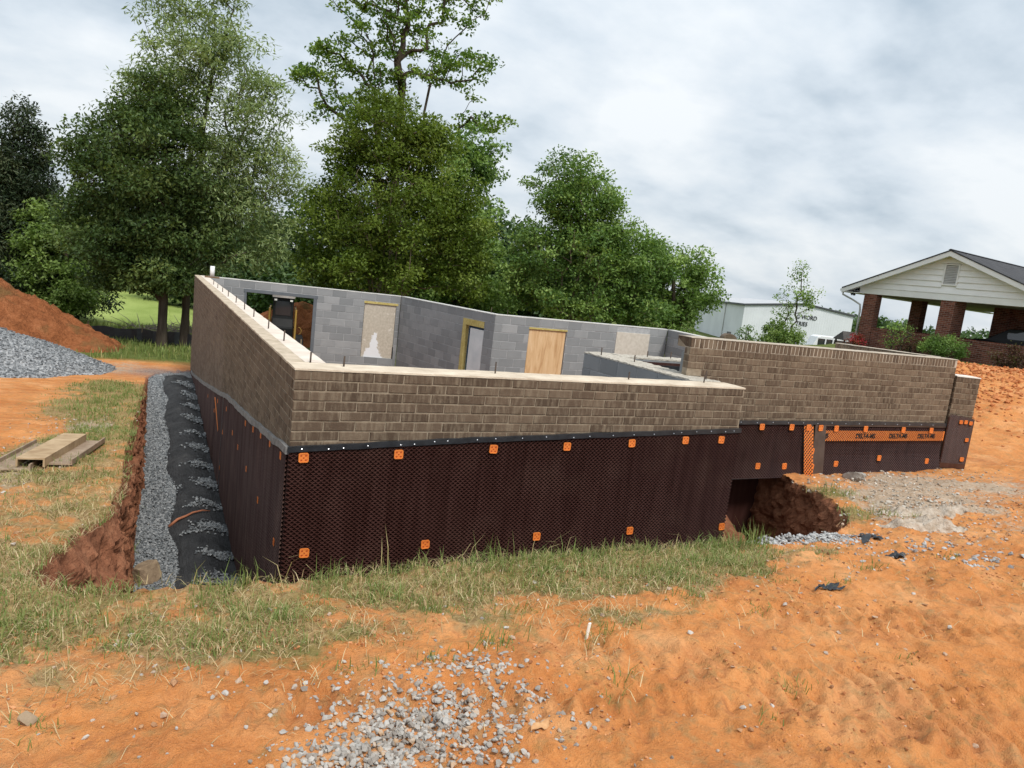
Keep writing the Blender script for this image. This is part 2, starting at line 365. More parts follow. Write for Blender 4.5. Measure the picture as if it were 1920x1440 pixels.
def yardmask(x, y):   # grass-green ground far away
    lawn_r = sstep(19.5, 21.5, x)
    back = sstep(16.3, 17.5, y + .5*(fbm(x*.6, y*.6, 90, 3)-.5)*3)
    mid = sstep(6.5, 8, y)*sstep(11, 12, x)
    return np.clip(np.maximum(np.maximum(lawn_r*sstep(-40, -8, y), back), mid), 0, 1)
green = yardmask(GX, GY); fieldm = sstep(27, 31, GY)*(GX < 6)
gd = grass_density(GX, GY); gr = grey_density(GX, GY)
gravel_floor = sstep(.93, 1.0, MM)*(GX < .3)
gravel_floor = np.maximum(gravel_floor, .75*np.exp(-((GX+.8)/.8)**2-((GY-14.6)/.9)**2))
idx = np.arange(nx*ny).reshape(ny, nx)
F = np.stack([idx[:-1,:-1], idx[:-1,1:], idx[1:,1:], idx[1:,:-1]], -1).reshape(-1, 4)
def ground_mat():
    t = NT('red clay ground'); p = t.pos()
    big = t.noise(p, .8, 4, .55); mid = t.noise(p, 4.5, 5, .6); sm = t.noise(p, 28, 5, .65); vs = t.noise(p, 140, 3, .7)
    f = t.math('ADD', t.math('MULTIPLY', big, .45), t.math('ADD', t.math('MULTIPLY', mid, .35), t.math('MULTIPLY', sm, .25)))
    clay = t.ramp(f, [(.33, (.37, .122, .036)), (.5, (.56, .220, .068)), (.68, (.70, .320, .118))])
    clay = t.mix(t.math('MULTIPLY', t.ramp(t.noise(p, 1.7, 5, .6), [(.50, 0.), (.66, 1.)]), .55), clay, (.73, .39, .18))
    clay = t.mix(t.math('MULTIPLY', t.ramp(t.noise(t.pos((1.3, 2.6, 1)), 1.0, 5, .65), [(.52, 0.), (.68, 1.)]), .6), clay, (.37, .128, .045))
    clay = t.mix(t.math('MULTIPLY', t.ramp(vs, [(.5, 0.), (.75, 1.)]), .35), clay, (.62, .34, .17))
    clay = t.mix(t.math('MULTIPLY', t.ramp(t.noise(p, 9, 5, .7), [(.54, 0.), (.68, 1.)]), .55), clay, (.27, .10, .042))
    # dead straw mat and thin green under the blades
    st = t.ramp(t.noise(p, 36, 5, .7), [(.3, (.18, .115, .052)), (.55, (.36, .25, .12)), (.75, (.50, .37, .20))])
    st = t.mix(t.ramp(t.noise(p, 3.1, 4, .6), [(.45, 0.), (.65, .6)]), st, (.13, .14, .035))
    g = t.attr('grass'); brk = t.noise(p, 11, 5, .65)
    gm = t.ramp(t.math('ADD', t.math('MULTIPLY', g, .8), t.math('SUBTRACT', brk, .5)), [(.02, 0.), (.30, 1.)])
    col = t.mix(t.math('MULTIPLY', gm, .95), clay, st)
    gy_ = t.ramp(t.noise(p, 22, 5, .7), [(.3, (.27, .20, .13)), (.55, (.46, .38, .29)), (.8, (.66, .60, .51))])
    gm2 = t.ramp(t.math('ADD', t.attr('grey'), t.math('MULTIPLY', t.math('SUBTRACT', brk, .5), 1.2)), [(.34, 0.), (.75, 1.)])
    col = t.mix(t.math('MULTIPLY', gm2, .88), col, gy_)
    shaded_sub = t.ramp(t.math('ADD', t.math('MULTIPLY', mid, .6), t.math('MULTIPLY', sm, .4)), [(.3, (.14, .055, .029)), (.5, (.27, .112, .060)), (.72, (.42, .20, .11))])  # cut faces: red-brown subsoil, with the trench's shade put into the colour
    col = t.mix(t.attr('cut'), col, shaded_sub)
    gv = t.ramp(t.voro(p, 38, 'F1', 'Color'), [(.2, (.10, .105, .11)), (.8, (.28, .285, .29))])
    col = t.mix(t.attr('gravel'), col, gv)
    lawn = t.ramp(t.noise(p, 1.1, 5, .65), [(.3, (.060, .080, .020)), (.55, (.11, .135, .034)), (.75, (.17, .18, .06))])
    field = t.ramp(t.noise(t.pos((1, .35, 1)), .5, 5, .6), [(.3, (.20, .27, .062)), (.7, (.33, .40, .12))])
    col = t.mix(t.attr('green'), col, lawn); col = t.mix(t.attr('field'), col, field)
    h = t.math('ADD', t.math('MULTIPLY', sm, .6), t.math('ADD', t.math('MULTIPLY', vs, .25), t.math('MULTIPLY', mid, .5)))
    t.bsdf(col, .95, t.bump(h, .035, 1.0), .12); return t.mat
M_GROUND = ground_mat()
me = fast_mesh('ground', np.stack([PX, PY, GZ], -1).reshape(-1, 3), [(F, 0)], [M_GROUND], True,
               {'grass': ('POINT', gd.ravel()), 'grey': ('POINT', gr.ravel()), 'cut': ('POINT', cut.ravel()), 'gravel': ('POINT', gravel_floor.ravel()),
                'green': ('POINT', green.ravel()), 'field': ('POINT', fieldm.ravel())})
GROUND = tag(link('ground', me), 'red clay ground with trench dug around the foundation', kind='structure')

# cut clay faces of the trench, folded over the edge of the ground
def bank_mesh():
    path = np.concatenate([POLY[:21], [(6.42, 1.3)]]); seg = np.linalg.norm(np.diff(path, axis=0), axis=1); L = np.concatenate([[0], np.cumsum(seg)]); s = np.arange(0, L[-1], .026)
    P = np.stack([np.interp(s, L, path[:, 0]), np.interp(s, L, path[:, 1])], -1)
    k = 15; ker = np.hanning(k+2)[1:-1]; ker /= ker.sum(); Pp = np.pad(P, ((k//2, k//2), (0, 0)), mode='edge'); P = np.stack([np.convolve(Pp[:, i], ker, 'valid') for i in (0, 1)], -1)
    t_ = np.gradient(P, axis=0); t_ /= np.linalg.norm(t_, axis=1, keepdims=True); nin = np.stack([-t_[:, 1], t_[:, 0]], -1)
    top = gtop(P[:, 0], P[:, 1]); bot = floor_z(P[:, 0]+nin[:, 0]*.2, P[:, 1]+nin[:, 1]*.2)-.08; H = np.clip(top-bot, .02, 3)
    lean = .05 + .16*np.exp(-((P[:, 0]+1.3)/.5)**2-((P[:, 1]+.8)/.8)**2) + .22*np.exp(-((P[:, 0]-5.2)/.8)**2-((P[:, 1]+.9)/.8)**2)
    rows = []; cutv = []
    for o in (.34, .24, .16, .09, .04):
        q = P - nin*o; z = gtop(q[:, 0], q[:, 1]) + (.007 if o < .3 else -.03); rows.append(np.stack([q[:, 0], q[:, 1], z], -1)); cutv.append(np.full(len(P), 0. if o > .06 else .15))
    D = np.linspace(0, 1, 84)
    for d in D:
        z = top*(1-d)+bot*d; amp = np.clip(H*1.2, 0, 1)
        b = .16*(fbm(s*1.5, z*1.5+9, 301, 4)-.5) + .14*(fbm(s*4.6, z*5.2, 305, 4)-.5) + .10*(fbm(s*12, z*14, 309, 3)-.5) - .10*np.clip(.34-fbm(s*3, z*9, 313, 3), 0, 1)*3
        e_ = .35+.65*min(1, d*9)
        q = P + nin*(lean*d**.75 + b*amp*e_ - .03*math.exp(-d*14))[:, None]
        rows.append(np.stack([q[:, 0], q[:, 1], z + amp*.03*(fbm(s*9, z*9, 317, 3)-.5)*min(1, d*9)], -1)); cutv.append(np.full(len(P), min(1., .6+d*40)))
    R = np.stack(rows, 0); nr, nc = R.shape[:2]; id_ = np.arange(nr*nc).reshape(nr, nc); Fq = np.stack([id_[:-1, :-1], id_[1:, :-1], id_[1:, 1:], id_[:-1, 1:]], -1).reshape(-1, 4)
    V = R.reshape(-1, 3); z0 = np.zeros(len(V))
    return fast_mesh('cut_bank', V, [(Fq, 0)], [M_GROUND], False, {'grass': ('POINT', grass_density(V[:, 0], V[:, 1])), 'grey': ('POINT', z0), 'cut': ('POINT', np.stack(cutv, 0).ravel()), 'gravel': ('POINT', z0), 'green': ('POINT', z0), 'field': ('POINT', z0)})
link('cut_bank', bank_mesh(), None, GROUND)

# ------------------------------------------------------------------ scatter builders
PHI = (1+5**.5)/2
_ico = np.array([(-1,PHI,0),(1,PHI,0),(-1,-PHI,0),(1,-PHI,0),(0,-1,PHI),(0,1,PHI),(0,-1,-PHI),(0,1,-PHI),(PHI,0,-1),(PHI,0,1),(-PHI,0,-1),(-PHI,0,1)], float)/1.9
_icof = np.array([(0,11,5),(0,5,1),(0,1,7),(0,7,10),(0,10,11),(1,5,9),(5,11,4),(11,10,2),(10,7,6),(7,1,8),(3,9,4),(3,4,2),(3,2,6),(3,6,8),(3,8,9),(4,9,5),(2,4,11),(6,2,10),(8,6,7),(9,8,1)])
_cub = np.array([(-1,-1,-1),(1,-1,-1),(1,1,-1),(-1,1,-1),(-1,-1,1),(1,-1,1),(1,1,1),(-1,1,1)], float)*.62
_cubf = np.array([(0,3,2),(0,2,1),(4,5,6),(4,6,7),(0,1,5),(0,5,4),(1,2,6),(1,6,5),(2,3,7),(2,7,6),(3,0,4),(3,4,7)])
def rand_rot(n, r):
    q = r.normal(size=(n, 4)); q /= np.linalg.norm(q, axis=1, keepdims=True); w, x, y, z = q.T
    return np.stack([np.stack([1-2*(y*y+z*z), 2*(x*y-z*w), 2*(x*z+y*w)], -1), np.stack([2*(x*y+z*w), 1-2*(x*x+z*z), 2*(y*z-x*w)], -1), np.stack([2*(x*z-y*w), 2*(y*z+x*w), 1-2*(x*x+y*y)], -1)], 1)
def stones(name, pos, size, mat, seed=1, low=False, flat=.75):
    r = np.random.default_rng(seed); n = len(pos)
    B, BF = (_cub, _cubf) if low else (_ico, _icof)
    k = len(B); V = B[None]*(1+.28*r.normal(size=(n, k, 1)).clip(-1.3, 1.3)) 
    V = V*np.stack([np.ones(n), r.uniform(.6, .95, n), r.uniform(.45, .8, n)], -1)[:, None, :]
    V = np.einsum('nij,nkj->nki', rand_rot(n, r), V); V[:, :, 2] *= flat
    V = V*(size*.5)[:, None, None] + pos[:, None, :]
    Fc = BF[None] + (np.arange(n)*k)[:, None, None]
    v = np.repeat(r.random(n), len(BF))
    return fast_mesh(name, V.reshape(-1, 3), [(Fc.reshape(-1, 3), 0)], [mat], False, {'v': ('FACE', v)})
def stone_mat(name, c):
    t = NT(name); p = t.pos(); f = t.math('ADD', t.math('MULTIPLY', t.attr('v'), .7), t.math('MULTIPLY', t.noise(p, 60, 4, .6), .3))
    t.bsdf(t.ramp(f, c), .9, t.bump(t.noise(p, 220, 3, .6), .002), .2); return t.mat
M_STONE = stone_mat('crushed stone', [(.10, (.20, .165, .135)), (.4, (.33, .305, .275)), (.7, (.44, .42, .39)), (.85, (.42, .28, .17)), (1., (.50, .36, .23))])
M_STONE_B = stone_mat('blue grey crushed stone', [(.12, (.095, .105, .115)), (.5, (.19, .205, .215)), (.9, (.34, .35, .355))])
def blades(name, pos, h, lean, width, mat, seed=2, droop=.5, v=None):
    r = np.random.default_rng(seed); n = len(pos); a = r.uniform(0, 2*math.pi, n); d = np.stack([np.cos(a), np.sin(a), 0*a], -1)
    a2 = a + math.pi/2 + r.normal(0, .5, n); s = np.stack([np.cos(a2), np.sin(a2), 0*a], -1)*width[:, None]*.5
    up = np.array([0, 0, 1.])
    m1 = pos + up*(h*.55*np.cos(lean*.6))[:, None] + d*(h*.55*np.sin(lean*.6))[:, None]
    tp = m1 + up*(h*.5*np.cos(lean*(1+droop)))[:, None] + d*(h*.5*np.sin(lean*(1+droop)))[:, None]
    tp[:, 2] = np.maximum(tp[:, 2], pos[:, 2]+.004)
    V = np.stack([pos-s, pos+s, m1+s*.8, m1-s*.8, tp], 1).reshape(-1, 3); b = np.arange(n)*5
    Q = np.stack([b, b+1, b+2, b+3], -1); T_ = np.stack([b+3, b+2, b+4], -1)
    vv = r.random(n) if v is None else v
    return fast_mesh(name, V, [(Q, 0), (T_, 0)], [mat], False, {'v': ('FACE', np.concatenate([vv, vv]))})
def leaf_mat(name, stops, trans=.35, rough=.55, spec=.25):
    t = NT(name); c = t.ramp(t.attr('v'), stops)
    d = t.n('ShaderNodeBsdfPrincipled'); t.set(d.inputs['Base Color'], c); t.set(d.inputs['Roughness'], rough); t.set(d.inputs['Specular IOR Level'], spec)
    tr = t.n('ShaderNodeBsdfTranslucent'); c2 = t.mix(1.0, c, (1.0, 1.05, .55), 'MULTIPLY'); t.set(tr.inputs['Color'], c2)
    m = t.n('ShaderNodeMixShader'); m.inputs[0].default_value = trans; t.t.links.new(d.outputs[0], m.inputs[1]); t.t.links.new(tr.outputs[0], m.inputs[2])
    t.t.links.new(m.outputs[0], t.out.inputs[0]); return t.mat
M_GRASS = leaf_mat('grass blades', [(.0, (.46, .37, .19)), (.33, (.40, .35, .15)), (.46, (.23, .26, .08)), (.75, (.15, .21, .055)), (1., (.25, .32, .11))], .3)
M_STRAW = leaf_mat('dry straw', [(.0, (.28, .18, .085)), (.5, (.46, .35, .18)), (1., (.62, .52, .31))], .15)

def sample(dens, x0, x1, y0, y1, n, seed):
    r = np.random.default_rng(seed); x = r.uniform(x0, x1, n); y = r.uniform(y0, y1, n); k = r.random(n) < dens(x, y); return x[k], y[k], r
# grass: clumped blades along the lip and on the left bank
def clumps(x0, x1, y0, y1, n, per, seed, hmin, hmax, rad=.05):
    x, y, r = sample(lambda a, b: grass_density(a, b), x0, x1, y0, y1, n, seed)
    k = r.integers(per//2, per+per//2, len(x)); X = np.repeat(x, k) + r.normal(0, rad, k.sum()); Y = np.repeat(y, k) + r.normal(0, rad, k.sum())
    hc = np.repeat(r.uniform(hmin, hmax, len(x))*(.5+.7*np.clip(grass_density(x, y), 0, 1)), k); vc = np.repeat(np.clip(r.normal(.60, .25, len(x)), 0, 1), k)
    keep = poly_sd(X, Y, POLY) < .10; X, Y, hc, vc = X[keep], Y[keep], hc[keep], vc[keep]
    return np.stack([X, Y, gs(X, Y)-.004], -1), hc*r.uniform(.5, 1.25, len(X)), vc
parts_ = [clumps(-3.2, 4.3, -2.95, -1.7, 3300, 13, 11, .035, .095), clumps(-3.2, -1.05, -1.9, 4.5, 2600, 10, 12, .035, .085), clumps(4.2, 6.3, -1.8, .3, 320, 10, 13, .06, .16), clumps(-3.2, -1.05, 4.5, 12.6, 1500, 7, 14, .06, .12, .08)]
Pg = np.concatenate([a[0] for a in parts_]); Hg = np.concatenate([a[1] for a in parts_]); Vg = np.concatenate([a[2] for a in parts_])
# tufts standing alone on the clay
r_ = np.random.default_rng(5)
for (tx, ty, k, hh) in ((2.4,-3.61,14,.05),(1.63,-3.58,22,.07),(.87,-3.32,16,.10),(.72,-3.45,10,.08),(1.0,-2.95,30,.09),(1.75,-2.75,40,.09),(3.0,-2.75,26,.06),(3.55,-2.55,40,.06),(4.4,-2.6,24,.06),(1.3,-3.75,8,.07),(-.2,-2.95,30,.07),(.45,-2.88,50,.11),(.15,-2.95,24,.08),(-1.3,-3.0,20,.05),(2.05,-2.95,40,.05),(5.3,-3.1,24,.06),(6.6,-2.9,20,.07),(3.02,-1.9,130,.19),(2.7,-1.92,90,.15),(.9,-1.95,60,.17),(-.55,-1.92,70,.16),(-.1,-1.95,50,.14),(1.55,-1.95,60,.16)):
    X = tx + r_.normal(0, .04+.0006*k, k); Y = ty + r_.normal(0, .03+.0004*k, k)
    Pg = np.concatenate([Pg, np.stack([X, Y, gs(X, Y)-.004], -1)]); Hg = np.concatenate([Hg, hh*r_.uniform(.5, 1.3, k)]); Vg = np.concatenate([Vg, np.clip(r_.normal(.7, .12, k), 0, 1)])
# tall seed stalks against the membrane
X = r_.uniform(-1.2, 3.2, 60); Y = -1.93 + r_.normal(0, .06, 60)
Pg = np.concatenate([Pg, np.stack([X, Y, gs(X, Y)], -1)]); Hg = np.concatenate([Hg, r_.uniform(.12, .28, 60)]); Vg = np.concatenate([Vg, r_.uniform(.0, .3, 60)])
n = len(Pg); dist = np.hypot(Pg[:, 0]+1, Pg[:, 1]+5.6)
W = r_.uniform(.0028, .0055, n)*(1+np.clip(dist-4, 0, 20)*.12)
me = blades('grass', Pg, Hg, np.abs(r_.normal(.70, .45, n)), W, M_GRASS, 3, .8, Vg)
tag(link('grass', me), 'rough green and straw grass along the edge of the trench', 'grass', kind='stuff')
# loose dead straw lying flat
x, y, r = sample(lambda a, b: np.clip(grass_density(a, b)*.9+.02+.42*np.exp(-((b+2.85)/.28)**2)*(a < 1.8)*sstep(.42, .6, fbm(a*2, b*2, 46, 3)), 0, 1), -3.2, 4.6, -3.5, 1.5, 90000, 21)
k = poly_sd(x, y, POLY) < .05; x, y = x[k], y[k]; n = len(x)
me = blades('dry_straw', np.stack([x, y, gs(x, y)+.003], -1), r.uniform(.03, .10, n), r.uniform(1.2, 1.55, n), r.uniform(.002, .004, n), M_STRAW, 22, .05)
tag(link('dry_straw', me), 'dead straw lying flat over the clay', 'straw', kind='stuff')
# grass under the trees and along the silt fence
x, y, r = sample(lambda a, b: .25+.75*sstep(.4, .6, fbm(a*.8, b*.8, 95, 3)), -5, 4, 17, 31, 9000, 23); n = len(x)
me = blades('yard_grass', np.stack([x, y, gz(x, y, False)-.01], -1), r.uniform(.10, .28, n), np.abs(r.normal(.3, .3, n)), r.uniform(.018, .035, n), M_GRASS, 24, .6, np.clip(r.normal(.62, .16, n), 0, 1))
tag(link('yard_grass', me), 'shaded grass growing under the trees by the black silt fence', 'grass', kind='stuff')

# gravel spills
def spill(name, label, blobs, size, mat, seed, lift=.004, low=False):
    r = np.random.default_rng(seed); P = []; S = []
    for (cx, cy, sx, sy, n, hump) in blobs:
        x = cx + r.normal(0, sx, n); y = cy + r.normal(0, sy, n); q = np.exp(-.5*(((x-cx)/sx)**2+((y-cy)/sy)**2))
        P.append(np.stack([x, y, gs(x, y)+lift+hump*q*r.random(n)], -1)); S.append((.45+1.1*r.random(n)**1.6)*size)
    P = np.concatenate(P); S = np.concatenate(S); me = stones(name, P, S, mat, seed, low)
    return tag(link(name, me), label, 'gravel', kind='stuff')
spill('gravel_patch', 'grey gravel spilled on the orange clay at the bottom centre', [(-.10,-3.36,.17,.10,700,.02),(-.34,-3.49,.15,.07,420,.016),(-.05,-3.30,.30,.16,260,.0),(.10,-3.22,.12,.08,170,.015),(.0,-3.55,.22,.09,260,.02),(.33,-3.07,.08,.05,55,.008),(.36,-3.3,.07,.14,80,.005),(.22,-2.98,.12,.05,45,.0),(.02,-3.15,.28,.15,120,.0),(-.6,-2.95,.4,.2,26,0),(-.2,-3.2,.8,.35,50,0),(.55,-3.3,.2,.2,30,0)], .023, M_STONE, 31, .001)
spill('loose_pebbles', 'scattered pebbles and clods over the clay yard', [(1.5,-3.2,1.6,.6,190,0),(4.5,-2.2,1.6,.7,260,0),(-1.2,-2.6,.7,.5,70,0),(7,-1.3,1.6,.8,800,0),(5.6,-1.9,1.2,.5,500,0),(-2.2,1.3,.5,1.2,300,0),(-1.7,4.6,.4,.9,240,0),(.8,-2.3,1.6,.3,110,0)], .026, stone_mat('clay clods', [(.1, (.24, .12, .06)), (.4, (.42, .24, .13)), (.7, (.42, .38, .33)), (1., (.58, .54, .49))]), 32)
spill('gravel_heap', 'pale gravel heaped at the lip of the hole beside the grass', [(3.5,-1.78,.17,.06,520,.06),(3.85,-1.88,.16,.06,380,.04),(4.15,-1.95,.2,.07,120,.0),(4.35,-2.35,.3,.12,90,0),(4.6,-2.72,.22,.08,60,0)], .034, stone_mat('pale stone', [(.1, (.22, .22, .22)), (.5, (.36, .36, .355)), (.9, (.50, .50, .49))]), 33)
spill('rubble', 'crumbled grey mortar and clods in front of the porch wall', [(7.2,.2,1.2,.3,260,.01),(6.5,-1.0,.55,.25,240,.01),(7.2,-.55,1.0,.3,160,.005),(8.9,.3,.6,.2,110,.01),(6.0,-1.25,.4,.14,130,.02)], .032, stone_mat('mortar rubble', [(.1, (.22, .18, .14)), (.5, (.42, .38, .32)), (.9, (.62, .58, .52))]), 34)
r_ = np.random.default_rng(47); x = r_.uniform(-2.2, 4.8, 9000); y = r_.uniform(-4.3, -2.0, 9000); k = (fbm(x*2.1, y*2.1, 48, 3) > .48) & (poly_sd(x, y, POLY) < -.05); x, y = x[k], y[k]
me = stones('soil_crumbs', np.stack([x, y, gz(x, y)+.001], -1), .006+.022*r_.random(len(x))**3, stone_mat('clay crumbs', [(.1, (.26, .10, .04)), (.5, (.46, .19, .075)), (.9, (.62, .30, .14))]), 49, True)
tag(link('soil_crumbs', me), 'small crumbs of orange clay over the foreground', 'soil', kind='stuff')
# trench gravel
r_ = np.random.default_rng(41)
y = 1.2 + (13.8-1.2)*r_.random(17000)**1.7; x = r_.uniform(-1.12, -.60, len(y)); k = (poly_sd(x, y, POLY) > .04); x, y = x[k], y[k]
dd = np.hypot(x+1, y+5.6); z = floor_z(x, y) + .012 + .02*r_.random(len(x))
me = stones('trench_gravel', np.stack([x, y, z], -1), .030*(1+.055*np.clip(dd-7, 0, 20))*r_.uniform(.7, 1.35, len(x)), M_STONE_B, 42, True, .8)
tag(link('trench_gravel', me), 'grey drainage gravel along the bottom of the trench', 'gravel', kind='stuff')
# ------------------------------------------------------------------ foundation walls
TOP = 0.75; CH = 0.0813; BL = 0.254; LW = 15.17; FW = 4.72
def frame(name, a, b, label, cat='wall', group=None):
    d = math.atan2(b[1]-a[1], b[0]-a[0]); o = empty(name, (a[0], a[1], 0), d); tag(o, label, cat, group); return o, math.hypot(b[0]-a[0], b[1]-a[1])
def piece_mesh(name, l, h, d, mat, ch, jit, seed):
    r = random.Random(seed); j = lambda: r.uniform(-jit, jit)
    fr = [(-l/2+ch, 0, ch), (l/2-ch, 0, ch), (l/2-ch, 0, h-ch), (-l/2+ch, 0, h-ch)]
    rg = [(-l/2, ch, 0), (l/2, ch, 0), (l/2, ch, h), (-l/2, ch, h)]
    bk = [(-l/2, d, 0), (l/2, d, 0), (l/2, d, h), (-l/2, d, h)]
    vs = [(x+j(), y+abs(j())*.6, z+j()) for x, y, z in fr] + [(x+j(), y, z+j()) for x, y, z in rg] + bk
    fs = [(0,1,2,3)] + [(4+i, 4+(i+1) % 4, (i+1) % 4, i) for i in range(4)] + [(8+i, 8+(i+1) % 4, 4+(i+1) % 4, 4+i) for i in range(4)] + [(11,10,9,8)]
    me = bpy.data.meshes.new(name); me.from_pydata(vs, [], fs); me.materials.append(mat); me.update(); return me
BRICKS = [piece_mesh('brick', BL-.0105, CH-.0115, .088, M_BRICK, .004, .0022, i) for i in range(8)]
ROWLOCK = [piece_mesh('rowlock_brick', .0535, .105, .235, M_BRICK, .003, .0016, 40+i) for i in range(5)]
BLOCKS = [piece_mesh('block', .394, .191, .19, M_BLOCK, .004, .0015, 80+i) for i in range(6)]
RB = random.Random(99)
def courses(length, ztop, zbot, pl, ph, start=0):
    """running bond: yields (u centre, u length, z bottom)"""
    k = 0; z = ztop-ph
    while z > zbot - ph:
        u = -pl*.5 if (k+start) % 2 else 0.0
        while u < length-.03:
            a, b = max(u, 0), min(u+pl, length)
            if b-a > .03: yield (a+b)/2, b-a, z
            u += pl
        z -= ph; k += 1
def put(name, meshes, parent, u, ul, z, pl, y0=0.0):
    o = bpy.data.objects.new(name, RB.choice(meshes)); COL.objects.link(o); o.parent = parent
    o.location = (u, y0+RB.uniform(-.0018, .0018), z+.005+RB.uniform(-.0015, .0015)); o.rotation_euler = (RB.uniform(-.006, .006), RB.uniform(-.004, .004), RB.uniform(-.006, .006))
    o.scale = (ul/pl, 1, 1); return o
def membrane(name, parent, u0, u1, zt, zb, a=.046, b=.0190, y0=-.026, dep=.022, flare=None, mat=None, band=None):
    us = np.arange(u0, u1+a, a*.5); zmax = max(zt(u0), zt(u1), zt((u0+u1)/2)); zmin = min(zb(u0), zb(u1))
    js = np.arange(int((zmax-zmin)/b)+2); C = []
    for j in js:
        z = zmax-b*j; u = np.arange(u0+(a*.5 if j % 2 else 0), u1, a); C.append(np.stack([u, np.full_like(u, z)], -1))
    C = np.concatenate(C); ztv = np.array([zt(u) for u in C[:, 0]]); zbv = np.array([zb(u) for u in C[:, 0]])
    C = C[(C[:, 1] < ztv) & (C[:, 1] > zbv) & (C[:, 0] > u0+a*.4) & (C[:, 0] < u1-a*.4)]
    o4 = np.array([(-a/2, 0), (0, -b), (a/2, 0), (0, b)]); n = len(C)
    V = np.zeros((n, 8, 3)); V[:, :4, 0] = C[:, None, 0]+o4[None, :, 0]; V[:, :4, 2] = C[:, None, 1]+o4[None, :, 1]; V[:, :4, 1] = y0
    V[:, 4:, 0] = C[:, None, 0]+.34*o4[None, :, 0]; V[:, 4:, 2] = C[:, None, 1]+.34*o4[None, :, 1]; V[:, 4:, 1] = y0+dep
    if flare is not None: V[:, :, 1] -= flare(V[:, :, 0], V[:, :, 2])
    V[:, :, 1] += .006*(fbm(V[:, :, 0]*2.2, V[:, :, 2]*2.2, 66, 2)-.5)
    bs = (np.arange(n)*8)[:, None]
    Q = np.concatenate([bs+np.array([[i, (i+1) % 4, 4+(i+1) % 4, 4+i]]) for i in range(4)] + [bs+np.array([[4, 5, 6, 7]])])
    me = fast_mesh(name, V.reshape(-1, 3), [(Q, 0)], [mat or M_MEMB]); return link(name, me, None, parent)
def strip(name, parent, pts, hgt, mat, y0=-.032, y1=.0, amp=.003, seed=1):
    r = random.Random(seed); m = MB(); n = len(pts)
    for i, (u, z) in enumerate(pts):
        j = r.uniform(-amp, amp); yy = y0+r.uniform(-amp, amp)
        m.v += [(u, yy, z-hgt+j), (u, yy, z+j), (u, y1, z+j), (u, y1, z-hgt+j)]
    for i in range(n-1):
        b = i*4
        for k in range(4): m.f.append((b+k, b+4+k, b+4+(k+1) % 4, b+(k+1) % 4)); m.m.append(0)
    m.f += [(3,2,1,0), ((n-1)*4, (n-1)*4+1, (n-1)*4+2, (n-1)*4+3)]; m.m += [0, 0]
    return m.build(name, mat, parent)
def screws(parent, pts, y=-.035, s=.007):
    m = MB()
    for u, z in pts:
        b = [(u+s*math.cos(t*math.pi/3), y, z+s*math.sin(t*math.pi/3)) for t in range(6)]; m.add(b+[(u, y-.004, z)]+[(p[0], y+.006, p[2]) for p in b], [(i, (i+1) % 6, 6) for i in range(6)]+[(i, 7+i, 7+(i+1) % 6, (i+1) % 6) for i in range(6)])
    return tag(m.build('screw_heads', M_STEEL, parent), kind='stuff')
def plate_mesh():
    s = .039; c = .010; m = MB()
    ring = [(-s+c,-s),(s-c,-s),(s,-s+c),(s,s-c),(s-c,s),(-s+c,s),(-s,s-c),(-s,-s+c)]
    m.prism(ring, -.007, .0, 'y', 0)
    q = [(x*.78, z*.78) for x, z in ring]; m.add([(x, -.0072, z) for x, z in ring]+[(x, -.0095, z) for x, z in ring]+[(x, -.0095, z) for x, z in q]+[(x, -.0072, z) for x, z in q],
        [(8+i, 8+(i+1) % 8, 16+(i+1) % 8, 16+i) for i in range(8)]+[(i, (i+1) % 8, 8+(i+1) % 8, 8+i) for i in range(8)]+[(16+i, 16+(i+1) % 8, 24+(i+1) % 8, 24+i) for i in range(8)])
    for (x, z, a) in ((-.018,.018,.007),(.018,.018,.007),(-.018,-.018,.007),(.018,-.018,.007),(0,0,.006)):
        m.add([(x+a*1.3*math.cos(t*math.pi/3), -.0085, z+a*math.sin(t*math.pi/3)) for t in range(6)], [tuple(range(6))], 1)  # flat darker discs, shade of the plate's holes put into the colour
    return m.mesh('fastener_plate', [M_ORANGE, simple('deep orange hole shade', (.38, .055, .012), (.45, .075, .02), 30, .6)])
PLATE = plate_mesh()
def plates(parent, pts, y=-.027, sc=1.0, dp=1.0):
    for u, z in pts:
        link('fastener_plate', PLATE, None, parent, (u, y, z), (0, RB.uniform(-.06, .06), 0)).scale = (sc, dp, sc)
def rebar(parent, pts, z=TOP, h=.10):
    for u, y in pts:
        hh = h*RB.uniform(.8, 1.15); m = MB(); m.tube([(0, 0, -.05), (RB.uniform(-.004, .004), RB.uniform(-.004, .004), hh)], .0075, 6)
        m.build('rebar', M_REBAR, parent, True, 0, (u, y, z))
def slab(name, parent, u0, u1, z0, z1, y0, y1, mat, holes=()):
    m = MB(); xs = sorted({u0, u1, *[h[0] for h in holes], *[h[1] for h in holes]})
    for a, b in zip(xs[:-1], xs[1:]):
        hs = [h for h in holes if h[0] <= a+1e-6 and h[1] >= b-1e-6]
        if not hs: m.box(a, b, y0, y1, z0, z1)
        else:
            h = hs[0]
            if h[3] < z1-1e-6: m.box(a, b, y0, y1, h[3], z1)
            if h[2] > z0+1e-6: m.box(a, b, y0, y1, z0, h[2])
    return m.build(name, mat, parent)
